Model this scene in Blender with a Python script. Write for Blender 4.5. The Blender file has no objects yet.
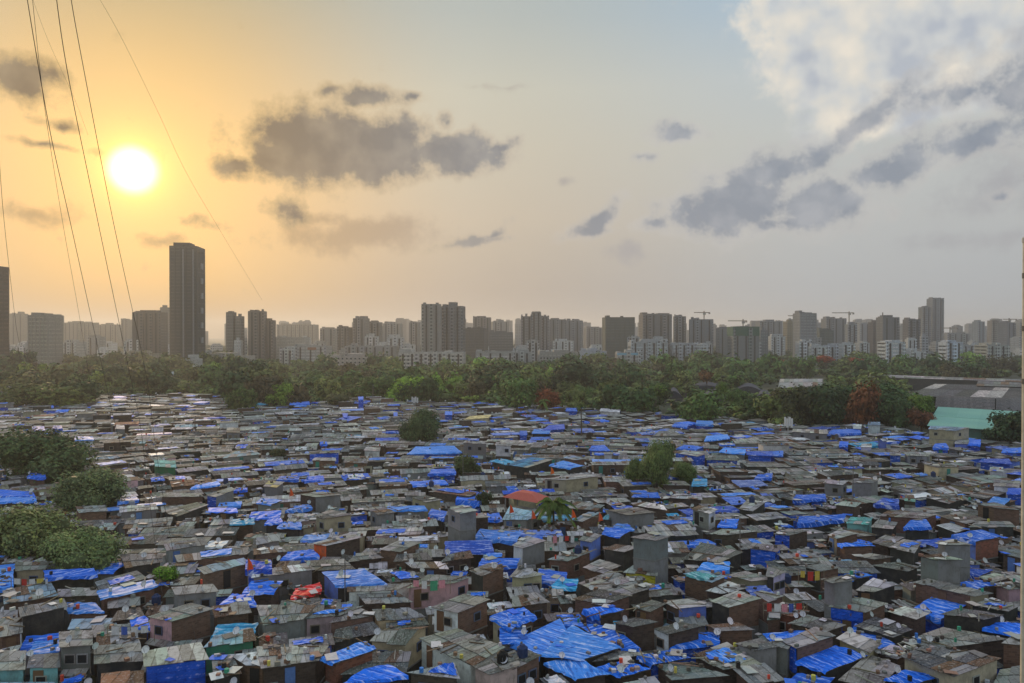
import bpy, math, random
from math import radians, sin, cos, tan, pi, atan2, sqrt, floor
from mathutils import Vector, Matrix
from mathutils.bvhtree import BVHTree

SC = bpy.context.scene
COL = SC.collection
# ------------------------------------------------------------------ camera
SUN_E = 2.0
SKY_GAIN = 1.0
HAZE_D = 0.0002
HAZE_G = 0.45
HAZE_COL = (1.0, 1.0, 1.0, 1)
W, H = 1024, 683
FPX, VH, CH = 740.0, 335.0, 32.0
PITCH = math.atan((H / 2 - VH) / FPX)          # looking slightly down
cam_d = bpy.data.cameras.new('camera')
cam_d.sensor_width = 36.0
cam_d.lens = FPX * 36.0 / W
cam_d.clip_start = 0.5
cam_d.clip_end = 20000
cam = bpy.data.objects.new('camera', cam_d)
COL.objects.link(cam)
cam.location = (0, 0, CH)
cam.rotation_euler = (pi / 2 - PITCH, 0, 0)
SC.camera = cam

# ------------------------------------------------------------------ render
SC.render.engine = 'CYCLES'
cy = SC.cycles
cy.max_bounces = 4
cy.diffuse_bounces = 3
cy.glossy_bounces = 2
cy.transmission_bounces = 2
cy.volume_bounces = 0
cy.transparent_max_bounces = 4
cy.caustics_reflective = False
cy.caustics_refractive = False
cy.use_denoising = True
cy.sample_clamp_indirect = 4.0
SC.view_settings.view_transform = 'Standard'
SC.view_settings.look = 'None'
SC.view_settings.exposure = 0.0
SC.view_settings.gamma = 1.0
SC.view_settings.use_curve_mapping = False

def ray(u, v):
    """direction of the line of sight through a point of the photograph"""
    a, b = (u - W / 2) / FPX, -(v - H / 2) / FPX
    cp, sp = cos(PITCH), sin(PITCH)
    return Vector((a, cp + b * sp, -sp + b * cp))

def unproj(u, v, z):
    d = ray(u, v)
    t = (z - CH) / d.z
    return Vector((d.x * t, d.y * t, z))

def at(u, v, y):
    d = ray(u, v)
    t = y / d.y
    return Vector((d.x * t, y, CH + d.z * t))

def proj(p):
    cp, sp = cos(PITCH), sin(PITCH)
    z = p[2] - CH
    f = p[1] * cp - z * sp
    up = p[1] * sp + z * cp
    if f < 0.1:
        return (-9999, -9999)
    return (W / 2 + FPX * p[0] / f, H / 2 - FPX * up / f)

def azel(u, v):
    d = ray(u, v).normalized()
    return atan2(d.x, d.y), math.asin(d.z)

# ------------------------------------------------------------------ sun + sky
SUN_AZ, SUN_EL = azel(133, 170)
sun_d = bpy.data.lights.new('sun', 'SUN')
sun_d.energy = SUN_E
sun_d.angle = radians(1.5)
sun_d.color = (1.0, 0.72, 0.42)
sun = bpy.data.objects.new('sun', sun_d)
COL.objects.link(sun)
sdir = Vector((sin(SUN_AZ) * cos(SUN_EL), cos(SUN_AZ) * cos(SUN_EL), sin(SUN_EL)))
sun.rotation_euler = sdir.to_track_quat('Z', 'Y').to_euler()

world = bpy.data.worlds.new('World')
SC.world = world
world.use_nodes = True
NT = world.node_tree
NT.nodes.clear()

class G:
    """tiny helper for node graphs"""
    def __init__(s, nt):
        s.nt = nt
    def n(s, typ, **kw):
        nd = s.nt.nodes.new(typ)
        for k, v in kw.items():
            setattr(nd, k, v)
        return nd
    def put(s, sock, v):
        if isinstance(v, bpy.types.NodeSocket):
            s.nt.links.new(v, sock)
        elif v is not None:
            try:
                sock.default_value = v
            except Exception:
                sock.default_value = tuple(v) + (1.0,)
    def m(s, op, a, b=None, c=None, clamp=False):
        nd = s.n('ShaderNodeMath', operation=op, use_clamp=clamp)
        s.put(nd.inputs[0], a)
        if b is not None: s.put(nd.inputs[1], b)
        if c is not None: s.put(nd.inputs[2], c)
        return nd.outputs[0]
    def vm(s, op, a, b=None):
        nd = s.n('ShaderNodeVectorMath', operation=op)
        s.put(nd.inputs[0], a)
        if b is not None: s.put(nd.inputs[1], b)
        return nd.outputs['Value'] if op in ('DOT_PRODUCT', 'LENGTH') else nd.outputs[0]
    def mr(s, v, a, b, c=0.0, d=1.0, smooth=False):
        nd = s.n('ShaderNodeMapRange', interpolation_type='SMOOTHSTEP' if smooth else 'LINEAR')
        for i, x in enumerate((v, a, b, c, d)): s.put(nd.inputs[i], x)
        return nd.outputs[0]
    def mix(s, f, a, b, mode='MIX'):
        nd = s.n('ShaderNodeMix', data_type='RGBA', blend_type=mode)
        s.put(nd.inputs[0], f); s.put(nd.inputs[6], a); s.put(nd.inputs[7], b)
        return nd.outputs[2]
    def ramp(s, f, stops):
        nd = s.n('ShaderNodeValToRGB')
        cr = nd.color_ramp
        while len(cr.elements) < len(stops): cr.elements.new(0.5)
        for e, (p, c) in zip(cr.elements, stops):
            e.position = p; e.color = (*c, 1)
        s.put(nd.inputs[0], f)
        return nd.outputs[0]
    def noise(s, vec, scale, detail=4.0, rough=0.55, dist=0.0):
        nd = s.n('ShaderNodeTexNoise')
        if vec is not None: s.put(nd.inputs['Vector'], vec)
        s.put(nd.inputs['Scale'], scale); s.put(nd.inputs['Detail'], detail)
        s.put(nd.inputs['Roughness'], rough); s.put(nd.inputs['Distortion'], dist)
        return nd.outputs[0], nd.outputs[1]

def srgb(r, g, b):
    f = lambda c: (c / 255 / 12.92) if c / 255 <= 0.04045 else ((c / 255 + 0.055) / 1.055) ** 2.4
    return (f(r), f(g), f(b))

g = G(NT)
tc = g.n('ShaderNodeTexCoord').outputs['Generated']
sep = g.n('ShaderNodeSeparateXYZ'); g.put(sep.inputs[0], tc)
X, Y, Z = sep.outputs
AZ = g.m('ARCTAN2', X, Y)
EL = g.m('ARCSINE', g.m('MINIMUM', g.m('MAXIMUM', Z, -1.0), 1.0))
# clear sky: physical sky plus the dusty air of the evening, warm near the sun
sky = g.n('ShaderNodeTexSky', sky_type='NISHITA')
sky.sun_disc = False
sky.sun_elevation = SUN_EL
sky.sun_rotation = SUN_AZ
sky.dust_density = 4.0
sky.air_density = 1.2
nish = g.vm('SCALE', sky.outputs[0]); NT.nodes[-1].inputs['Scale'].default_value = 0.06
S = lambda v: azel(512, v)[1] / (pi / 2)         # elevation stop from image height
t = g.m('DIVIDE', EL, pi / 2)
t = g.m('MAXIMUM', t, 0.0)
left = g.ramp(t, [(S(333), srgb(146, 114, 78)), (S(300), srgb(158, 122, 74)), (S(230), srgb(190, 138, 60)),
                  (S(170), srgb(214, 160, 68)), (S(90), srgb(200, 160, 94)), (S(10), srgb(172, 158, 122)), (0.29, srgb(172, 160, 130)), (0.4, srgb(218, 220, 218)), (1, srgb(222, 234, 248))])  # top stops: sky out of view, brightened to light the roofs
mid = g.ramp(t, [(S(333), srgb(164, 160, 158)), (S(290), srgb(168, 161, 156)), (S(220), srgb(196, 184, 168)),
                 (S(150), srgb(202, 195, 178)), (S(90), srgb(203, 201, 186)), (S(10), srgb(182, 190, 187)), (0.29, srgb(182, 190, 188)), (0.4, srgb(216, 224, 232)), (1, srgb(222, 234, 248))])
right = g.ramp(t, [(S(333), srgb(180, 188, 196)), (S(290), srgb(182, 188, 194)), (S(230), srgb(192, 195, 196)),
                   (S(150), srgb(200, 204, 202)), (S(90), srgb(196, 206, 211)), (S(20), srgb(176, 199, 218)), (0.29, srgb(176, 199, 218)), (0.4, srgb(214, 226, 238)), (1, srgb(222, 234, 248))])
aza = g.m('ABSOLUTE', g.m('SUBTRACT', AZ, SUN_AZ))
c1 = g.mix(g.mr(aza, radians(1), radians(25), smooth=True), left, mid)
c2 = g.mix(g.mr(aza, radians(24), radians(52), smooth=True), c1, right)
# aureole and the veiled disc of the sun
cosang = g.vm('DOT_PRODUCT', tc, tuple(sdir))
ang = g.m('ARCCOSINE', g.m('MINIMUM', cosang, 1.0))
glow = g.m('POWER', g.mr(ang, 0, radians(17), 1, 0), 3.2)
c3 = g.mix(1.0, c2, g.mix(glow, (0, 0, 0), (0.10, 0.06, 0.0)), 'ADD')
nmix = g.mix(0.14, c3, nish)

def blob_field(blobs):
    cur = None
    for (u, v, ru, rv, rot, k) in blobs:
        a, e = azel(u, v)
        sc = cos(a) / FPX
        mp = g.n('ShaderNodeMapping', vector_type='TEXTURE')
        g.put(mp.inputs[0], P)
        mp.inputs['Location'].default_value = (a, e, 0)
        mp.inputs['Rotation'].default_value = (0, 0, radians(rot))
        mp.inputs['Scale'].default_value = (ru * sc * 1.55, rv * sc * 1.5, 1)
        gr = g.n('ShaderNodeTexGradient', gradient_type='SPHERICAL')
        g.put(gr.inputs[0], mp.outputs[0])
        val = g.m('MULTIPLY', gr.outputs[1], k)
        cur = val if cur is None else g.m('MAXIMUM', cur, val)
    return cur

pc = g.n('ShaderNodeCombineXYZ')
g.put(pc.inputs[0], AZ); g.put(pc.inputs[1], EL)
nf, nc = g.noise(pc.outputs[0], 22.0, 3.0, 0.5)
warp = g.vm('SCALE', g.vm('SUBTRACT', nc, (0.5, 0.5, 0.5))); NT.nodes[-1].inputs['Scale'].default_value = 0.03
flat = g.vm('MULTIPLY', warp, (1, 0.7, 0))
P = g.vm('ADD', pc.outputs[0], flat)
nd_, _ = g.noise(pc.outputs[0], 30.0, 8.0, 0.62)
nb_, _ = g.noise(pc.outputs[0], 11.0, 3.0, 0.5)

DARK = [(322, 146, 70, 38, 0, 1.25), (372, 150, 66, 32, 4, 1.25), (285, 160, 44, 22, 0, 1.1), (236, 165, 24, 13, 0, .9), (458, 153, 48, 20, 0, 1.2),
        (492, 150, 26, 8, 18, .8), (368, 97, 44, 12, 0, .85), (330, 92, 20, 9, 10, .8), (412, 98, 22, 7, 0, .7), (446, 122, 9, 12, 0, .7),
        (24, 77, 34, 24, 0, .95), (60, 126, 19, 7, 0, .7), (50, 146, 46, 5, 0, .6), (598, 220, 32, 12, 38, .85), (584, 232, 26, 9, 10, .8),
        (677, 133, 30, 12, -4, .8), (642, 157, 18, 6, 0, .6), (284, 210, 22, 16, 0, .72), (470, 241, 46, 8, 10, .72), (494, 232, 24, 7, 30, .62),
        (655, 224, 22, 9, 0, .7), (730, 208, 66, 28, 6, 1.15), (700, 218, 40, 14, 0, .85), (765, 172, 72, 24, 14, .85), (824, 202, 50, 30, 8, 1.0),
        (790, 222, 80, 10, 0, .8), (866, 122, 100, 14, 33, .8), (905, 162, 78, 26, 20, .85), (978, 135, 70, 18, 20, .75), (1003, 196, 16, 8, 0, .6),
        (210, 223, 22, 7, 0, .55), (955, 92, 90, 20, 0, .7), (1040, 90, 60, 60, 0, .8)]
SOFT = [(375, 232, 70, 18, 4, .8), (330, 238, 60, 20, 0, .7), (320, 218, 40, 12, 0, .6), (628, 252, 22, 14, 0, .7), (40, 215, 46, 14, 0, .6),
        (160, 240, 30, 10, 0, .6), (960, 240, 90, 14, 0, .5), (1000, 180, 60, 50, 0, .55), (505, 88, 40, 4, 0, .4), (565, 182, 12, 5, 0, .6)]
CUMU = [(905, 38, 120, 52, 0, 1.2), (980, 62, 90, 46, 0, 1.1), (830, 34, 50, 40, 0, 1.1), (1020, 20, 80, 70, 0, 1.1), (850, 85, 55, 26, 0, .95), (900, 100, 90, 30, 10, .9), (930, -20, 150, 60, 0, 1.2)]
def mask(field, amp, lo, hi):
    v = g.m('ADD', field, g.m('MULTIPLY', g.m('SUBTRACT', nd_, 0.5), amp))
    return g.mr(v, lo, hi, smooth=True)
fd, fs, fc = blob_field(DARK), blob_field(SOFT), blob_field(CUMU)
md = mask(fd, 1.2, 0.12, 0.68)
ms = g.m('MULTIPLY', mask(fs, 1.0, 0.15, 0.65), 0.7)
mc = mask(fc, 0.7, 0.12, 0.42)
lift = g.mr(EL, radians(4), radians(24))
warmth = g.mr(aza, radians(4), radians(42), smooth=True)
dcol = g.mix(warmth, srgb(100, 90, 80), srgb(128, 138, 154))
dcol = g.mix(g.m('MULTIPLY', g.mr(nf, 0.4, 0.7), 0.85), dcol, g.mix(warmth, srgb(146, 130, 108), srgb(168, 172, 180)))
ccol = g.ramp(g.m('ADD', g.m('MULTIPLY', nf, 0.35), g.m('MULTIPLY', nb_, 0.65)),
              [(0.36, srgb(180, 186, 196)), (0.46, srgb(206, 208, 208)), (0.54, srgb(222, 218, 209)), (0.64, srgb(238, 229, 214))])
c4 = g.mix(ms, nmix, g.mix(warmth, srgb(176, 142, 98), srgb(160, 160, 166)))
c5 = g.mix(g.m('MULTIPLY', mc, 0.92), c4, ccol)
c6a = g.mix(g.m('MULTIPLY', md, 0.84), c5, dcol)
ring = g.m('MULTIPLY', g.m('MULTIPLY', md, g.m('SUBTRACT', 1.0, md)), 1.1)
c6 = g.mix(ring, c6a, g.mix(warmth, srgb(240, 200, 130), srgb(222, 216, 206)))
disc = g.mr(ang, radians(0.55), radians(2.0), 1, 0, smooth=True)
halo = g.m('POWER', g.mr(ang, radians(1.0), radians(5.5), 1, 0), 3.0)
c7 = g.mix(1.0, c6, g.mix(halo, (0, 0, 0), (0.7, 0.46, 0.06)), 'ADD')
c8 = g.mix(disc, c7, (2.6, 2.3, 1.7))
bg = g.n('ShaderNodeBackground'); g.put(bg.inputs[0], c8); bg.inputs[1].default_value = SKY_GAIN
wo = g.n('ShaderNodeOutputWorld'); NT.links.new(bg.outputs[0], wo.inputs[0])
world.cycles.sampling_method = 'MANUAL'
world.cycles.sample_map_resolution = 1024

# ------------------------------------------------------------------ materials
def new_mat(name):
    m = bpy.data.materials.new(name)
    m.use_nodes = True
    nt = m.node_tree
    return m, G(nt), nt.nodes['Principled BSDF']

def surf_mat(name, rough=0.8, kind='plain', spec=0.3):
    """colour comes from the 'tint' attribute of each face (the paint of that piece), broken up by dirt, on tarps by painted folds"""
    m, g, b = new_mat(name)
    at_ = g.n('ShaderNodeAttribute', attribute_name='tint').outputs[0]
    uv = g.n('ShaderNodeUVMap', uv_map='uv').outputs[0]
    geo = g.n('ShaderNodeNewGeometry').outputs['Position']
    n1, _ = g.noise(geo, 0.9, 5, 0.65)
    n2, _ = g.noise(geo, 5.0, 4, 0.6)
    col = at_
    b.inputs['Roughness'].default_value = rough
    b.inputs['Specular IOR Level'].default_value = spec
    bumpsrc = n2
    if kind == 'sheet':
        br = g.n('ShaderNodeTexBrick')
        g.put(br.inputs['Vector'], uv)
        br.inputs['Scale'].default_value = 1.0
        br.inputs['Brick Width'].default_value = 1.05
        br.inputs['Row Height'].default_value = 3.6
        br.inputs['Mortar Size'].default_value = 0.05
        br.inputs['Color1'].default_value = (0.6, 0.6, 0.62, 1)
        br.inputs['Color2'].default_value = (1.35, 1.33, 1.3, 1)
        br.inputs['Mortar'].default_value = (0.4, 0.38, 0.36, 1)
        col = g.mix(1.0, col, br.outputs[0], 'MULTIPLY')
        stain = g.mr(n1, 0.48, 0.66, 0, 1, smooth=True)
        col = g.mix(g.m('MULTIPLY', stain, 0.65), col, (0.07, 0.06, 0.05))
        bleach = g.mr(n2, 0.53, 0.64, 0, 1)
        col = g.mix(g.m('MULTIPLY', bleach, 0.3), col, (0.55, 0.54, 0.52))
        wv = g.n('ShaderNodeTexWave', wave_type='BANDS', bands_direction='X')
        g.put(wv.inputs['Vector'], uv); wv.inputs['Scale'].default_value = 1.9
        bumpsrc = g.m('ADD', g.m('MULTIPLY', wv.outputs[1], 0.8), n2)
    elif kind == 'brick':
        br = g.n('ShaderNodeTexBrick')
        g.put(br.inputs['Vector'], uv)
        br.inputs['Scale'].default_value = 1.0
        br.inputs['Brick Width'].default_value = 0.42
        br.inputs['Row Height'].default_value = 0.2
        br.inputs['Mortar Size'].default_value = 0.02
        br.inputs['Color1'].default_value = (0.7, 0.7, 0.7, 1)
        br.inputs['Color2'].default_value = (1.3, 1.25, 1.2, 1)
        br.inputs['Mortar'].default_value = (1.1, 1.2, 1.3, 1)
        col = g.mix(1.0, col, br.outputs[0], 'MULTIPLY')
        col = g.mix(g.mr(n1, 0.5, 0.75, 0, 0.6), col, (0.13, 0.11, 0.095))
    elif kind == 'plaster':
        col = g.mix(g.mr(n1, 0.45, 0.7, 0, 0.55), col, (0.12, 0.11, 0.095))
        sv = g.vm('MULTIPLY', uv, (3.0, 0.5, 1))
        n3, _ = g.noise(sv, 2.0, 3, 0.6)
        col = g.mix(g.mr(n3, 0.55, 0.75, 0, 0.5), col, (0.07, 0.065, 0.055))
    elif kind == 'tarp':
        sv = g.vm('MULTIPLY', uv, (0.3, 2.6, 1))
        n3, _ = g.noise(sv, 1.3, 5, 0.7, 0.6)
        n4, _ = g.noise(geo, 2.2, 3, 0.6)
        n5 = g.m('ADD', g.m('MULTIPLY', n3, 0.8), g.m('MULTIPLY', n4, 0.2))
        light = g.mix(0.6, col, (0.72, 0.78, 0.95))
        col = g.mix(g.mr(n5, 0.54, 0.585, 0, 0.9), col, light)
        col = g.mix(g.mr(n5, 0.49, 0.43, 0, 0.8), col, g.mix(1.0, col, (0.35, 0.4, 0.55), 'MULTIPLY'))  # light and dark of the folds painted into the tarp colour
        bumpsrc = n3
    elif kind == 'window_wall':
        br = g.n('ShaderNodeTexBrick')
        g.put(br.inputs['Vector'], uv)
        br.offset = 0.0
        br.inputs['Scale'].default_value = 1.0
        br.inputs['Brick Width'].default_value = 3.6
        br.inputs['Row Height'].default_value = 3.3
        br.inputs['Mortar Size'].default_value = 0.72
        br.inputs['Mortar Smooth'].default_value = 0.0
        br.inputs['Color1'].default_value = (0, 0, 0, 1)
        br.inputs['Color2'].default_value = (0.35, 0.35, 0.35, 1)
        br.inputs['Mortar'].default_value = (1, 1, 1, 1)
        col = g.mix(br.outputs[0], (0.045, 0.045, 0.05), col)
        n6, _ = g.noise(geo, 0.05, 3, 0.6)
        col = g.mix(1.0, col, g.mix(n6, (0.75, 0.75, 0.75), (1.2, 1.2, 1.2)), 'MULTIPLY')
    else:
        col = g.mix(g.mr(n2, 0.4, 0.75, 0, 0.4), col, g.mix(1.0, col, (0.45, 0.43, 0.4), 'MULTIPLY'))
    bp = g.n('ShaderNodeBump'); bp.inputs['Strength'].default_value = 0.35; bp.inputs['Distance'].default_value = 0.06
    g.put(bp.inputs['Height'], bumpsrc)
    g.nt.links.new(bp.outputs[0], b.inputs['Normal'])
    g.put(b.inputs['Base Color'], col)
    return m

M_SHEET = surf_mat('weathered_sheet_roofing', 0.8, 'sheet', 0.04)
M_BRICK = surf_mat('rough_brickwork', 0.9, 'brick', 0.15)
M_PLAST = surf_mat('stained_plaster', 0.88, 'plaster', 0.2)
M_TARP = surf_mat('plastic_tarpaulin', 0.6, 'tarp', 0.12)
M_PLAIN = surf_mat('painted_surface', 0.7, 'plain', 0.1)
M_FACADE = surf_mat('apartment_facade', 0.8, 'window_wall', 0.2)
M_CONC = surf_mat('building_concrete', 0.85, 'plaster', 0.2)
MATS = [M_SHEET, M_BRICK, M_PLAST, M_TARP, M_PLAIN, M_FACADE, M_CONC]
SHEET, BRICK, PLAST, TARP, PLAIN, FACADE, CONC = range(7)

def leaf_mat():
    m, g, b = new_mat('leafage')
    oc = g.n('ShaderNodeObjectInfo').outputs['Color']
    at_ = g.n('ShaderNodeAttribute', attribute_name='tint').outputs[0]
    geo = g.n('ShaderNodeNewGeometry').outputs['Position']
    n1, _ = g.noise(geo, 0.35, 3, 0.6)
    col = g.mix(1.0, oc, at_, 'MULTIPLY')
    col = g.mix(1.0, col, g.mix(g.mr(n1, 0.35, 0.65), (0.6, 0.64, 0.6), (1.5, 1.45, 1.2)), 'MULTIPLY')
    g.put(b.inputs['Base Color'], col)
    b.inputs['Roughness'].default_value = 0.7
    b.inputs['Specular IOR Level'].default_value = 0.15
    return m
M_LEAF = leaf_mat()
def plain_mat(name, c, rough=0.8, metal=0.0):
    m, g, b = new_mat(name)
    geo = g.n('ShaderNodeNewGeometry').outputs['Position']
    n1, _ = g.noise(geo, 3.0, 3, 0.6)
    g.put(b.inputs['Base Color'], g.mix(n1, tuple(x * 0.75 for x in c), tuple(x * 1.2 for x in c)))
    b.inputs['Roughness'].default_value = rough
    b.inputs['Metallic'].default_value = metal
    return m
M_BARK = plain_mat('bark', (0.09, 0.07, 0.05), 0.95)
M_CABLE = plain_mat('cable_sheath', (0.05, 0.044, 0.036), 0.8)

# ------------------------------------------------------------------ mesh builder
class MB:
    def __init__(s):
        s.v = []; s.f = []; s.m = []; s.c = []; s.uv = []
    def poly(s, pts, mat, col, uv=None):
        k = len(s.v)
        s.v.extend([tuple(p) for p in pts])
        s.f.append(tuple(range(k, k + len(pts))))
        s.m.append(mat); s.c.append(col)
        if uv is None:
            a = Vector(pts[0]); b = Vector(pts[1])
            ex = (b - a); L = ex.length or 1.0; ex = ex / L
            nrm = ex.cross(Vector(pts[-1]) - a)
            nrm = nrm.normalized() if nrm.length > 1e-9 else Vector((0, 0, 1))
            ey = nrm.cross(ex)
            uv = [((Vector(p) - a).dot(ex), (Vector(p) - a).dot(ey)) for p in pts]
        s.uv.extend(uv)
    def prism(s, bot, top, mat, col, caps=(True, True), topmat=None, topcol=None):
        """bot / top: matching rings, counter-clockwise seen from above"""
        n = len(bot)
        for i in range(n):
            j = (i + 1) % n
            s.poly([bot[i], bot[j], top[j], top[i]], mat, col)
        if caps[1]: s.poly(top, mat if topmat is None else topmat, topcol or col)
        if caps[0]: s.poly(list(reversed(bot)), mat, col)
    def box(s, c, ex, ey, ez, mat, col):
        """centre c, half axes as vectors"""
        c, ex, ey, ez = map(Vector, (c, ex, ey, ez))
        b = [c - ex - ey - ez, c + ex - ey - ez, c + ex + ey - ez, c - ex + ey - ez]
        t_ = [p + 2 * ez for p in b]
        s.prism(b, t_, mat, col)
    def abox(s, x0, x1, y0, y1, z0, z1, mat, col):
        b = [(x0, y0, z0), (x1, y0, z0), (x1, y1, z0), (x0, y1, z0)]
        s.prism(b, [(p[0], p[1], z1) for p in b], mat, col)
    def tube(s, pts, r, mat, col, n=5):
        pts = [Vector(p) for p in pts]
        rr = r if isinstance(r, (list, tuple)) else [r] * len(pts)
        rings = []
        for i, p in enumerate(pts):
            d = (pts[min(i + 1, len(pts) - 1)] - pts[max(i - 1, 0)]).normalized()
            a = d.cross(Vector((0, 0, 1)) if abs(d.z) < 0.9 else Vector((1, 0, 0))).normalized()
            b = d.cross(a)
            rings.append([p + (a * cos(2 * pi * k / n) + b * sin(2 * pi * k / n)) * rr[i] for k in range(n)])
        for a, b in zip(rings, rings[1:]):
            for k in range(n):
                j = (k + 1) % n
                s.poly([a[k], a[j], b[j], b[k]], mat, col)
        s.poly(rings[-1], mat, col); s.poly(list(reversed(rings[0])), mat, col)
    def extend(s, o):
        k = len(s.v)
        s.v.extend(o.v)
        s.f.extend(tuple(i + k for i in f) for f in o.f)
        s.m.extend(o.m); s.c.extend(o.c); s.uv.extend(o.uv)
    def mesh(s, name, origin=(0, 0, 0), mats=None):
        me = bpy.data.meshes.new(name)
        ox, oy, oz = origin
        me.from_pydata([(x - ox, y - oy, z - oz) for x, y, z in s.v], [], s.f)
        if mats is None:
            used = sorted(set(s.m))
            mp = {k: i for i, k in enumerate(used)}
            for k in used: me.materials.append(MATS[k])
            me.polygons.foreach_set('material_index', [mp[k] for k in s.m])
        else:
            for k in mats: me.materials.append(k)
        ca = me.color_attributes.new('tint', 'FLOAT_COLOR', 'CORNER')
        flat_ = []
        for f, c in zip(s.f, s.c):
            flat_.extend((c[0], c[1], c[2], 1.0) * len(f))
        ca.data.foreach_set('color', flat_)
        ul = me.uv_layers.new(name='uv')
        ul.data.foreach_set('uv', [x for p in s.uv for x in p])
        me.update()
        return me
    def build(s, name, parent=None, origin=(0, 0, 0), mats=None):
        if not s.f: return None
        o = bpy.data.objects.new(name, s.mesh(name, origin, mats))
        COL.objects.link(o)
        if parent is not None: o.parent = parent
        else: o.location = origin
        return o

def tag(o, label=None, cat=None, group=None, kind=None):
    if label: o['label'] = label
    if cat: o['category'] = cat
    if group: o['group'] = group
    if kind: o['kind'] = kind
    return o
def empty(name, loc=(0, 0, 0)):
    o = bpy.data.objects.new(name, None)
    o.empty_display_size = 0.5
    COL.objects.link(o); o.location = loc
    return o
def jit(c, a, R):
    k = 1 + R.uniform(-a, a)
    return tuple(max(0.005, x * k * (1 + R.uniform(-a, a) * 0.3)) for x in c)

# ------------------------------------------------------------------ ground and haze
def ground():
    m, g, b = new_mat('earth_and_scrub')
    geo = g.n('ShaderNodeNewGeometry').outputs['Position']
    n1, _ = g.noise(geo, 0.01, 5, 0.6)
    n2, _ = g.noise(geo, 0.6, 5, 0.65)
    col = g.ramp(n1, [(0.35, (0.035, 0.05, 0.022)), (0.55, (0.06, 0.065, 0.035)), (0.7, (0.09, 0.085, 0.055))])
    col = g.mix(1.0, col, g.mix(n2, (0.6, 0.6, 0.6), (1.3, 1.3, 1.3)), 'MULTIPLY')
    g.put(b.inputs['Base Color'], col); b.inputs['Roughness'].default_value = 0.95
    mb = MB(); mb.poly([(-6000, -400, 0), (6000, -400, 0), (6000, 7000, 0), (-6000, 7000, 0)], 0, (1, 1, 1))
    o = mb.build('ground', mats=[m]); tag(o, kind='structure')
ground()
def haze():
    m = bpy.data.materials.new('evening_haze'); m.use_nodes = True
    nt = m.node_tree; nt.nodes.clear()
    out = nt.nodes.new('ShaderNodeOutputMaterial')
    pv = nt.nodes.new('ShaderNodeVolumePrincipled')
    pv.inputs['Color'].default_value = HAZE_COL
    pv.inputs['Density'].default_value = HAZE_D
    pv.inputs['Anisotropy'].default_value = HAZE_G
    nt.links.new(pv.outputs[0], out.inputs['Volume'])
    mb = MB(); mb.abox(-6100, 6100, -500, 7100, -1, 165, 0, (1, 1, 1))
    o = mb.build('haze', mats=[m]); tag(o, kind='stuff')
haze()

# ------------------------------------------------------------------ shanty town
R = random.Random(11)
WALLS = {  # material, tint, words
    'brick': (BRICK, (0.155, 0.095, 0.07), 'brick'), 'dbrick': (BRICK, (0.075, 0.055, 0.046), 'dark brick'),
    'rbrick': (BRICK, (0.24, 0.10, 0.07), 'reddish brick'),
    'cream': (PLAST, (0.42, 0.37, 0.25), 'cream walled'), 'grey': (PLAST, (0.23, 0.235, 0.235), 'grey cement'),
    'turq': (PLAST, (0.216, 0.504, 0.504), 'turquoise walled'), 'white': (PLAST, (0.667, 0.69, 0.713), 'white walled'),
    'blue': (TARP, (0.012, 0.105, 0.62), 'blue sheeted'), 'bwall': (PLAST, (0.12, 0.2, 0.62), 'blue walled'),
    'dark': (PLAST, (0.04, 0.042, 0.042), 'dark netted'), 'lav': (PLAST, (0.5, 0.46, 0.66), 'lavender'),
    'pink': (PLAST, (0.6, 0.408, 0.408), 'pinkish'), 'metal': (SHEET, (0.3, 0.323, 0.33), 'grey tin sided'),
    'orange': (PLAST, (0.75, 0.12, 0.03), 'orange fronted'), 'green': (PLAST, (0.05, 0.25, 0.13), 'green walled'),
    'yellow': (TARP, (0.75, 0.62, 0.05), 'yellow sheeted')}
ROOFS = {
    'grey': (SHEET, (0.275, 0.295, 0.285), 'grey tin roof'), 'dark': (SHEET, (0.15, 0.162, 0.158), 'dark tin roof'),
    'brown': (SHEET, (0.24, 0.22, 0.195), 'brownish roof'), 'pale': (SHEET, (0.49, 0.51, 0.49), 'pale tin roof'),
    'white': (SHEET, (0.672, 0.684, 0.708), 'whitish roof'), 'blue': (TARP, (0.012, 0.155, 0.76), 'bright blue roof'),
    'bluew': (TARP, (0.05, 0.26, 0.82), 'streaked blue roof'), 'lblue': (SHEET, (0.312, 0.468, 0.598), 'light blue tin roof'),
    'dblue': (TARP, (0.01, 0.085, 0.52), 'deep blue roof'), 'red': (SHEET, (0.5, 0.11, 0.09), 'red roof'),
    'redt': (TARP, (0.75, 0.03, 0.03), 'bright red roof'), 'yellow': (SHEET, (0.62, 0.52, 0.26), 'yellow tin roof'),
    'teal': (SHEET, (0.13, 0.442, 0.429), 'teal roof'), 'sblue': (SHEET, (0.078, 0.286, 0.468), 'steel blue roof'),
    'mint': (SHEET, (0.3, 0.62, 0.5), 'mint green roof'), 'cyan': (TARP, (0.03, 0.35, 0.62), 'cyan roof'),
    'rust': (SHEET, (0.36, 0.18, 0.12), 'rust brown roof')}

def lerp(a, b, t): return a + (b - a) * t
def bil(q, s, t): return lerp(lerp(q[0], q[1], s), lerp(q[3], q[2], s), t)

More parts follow.
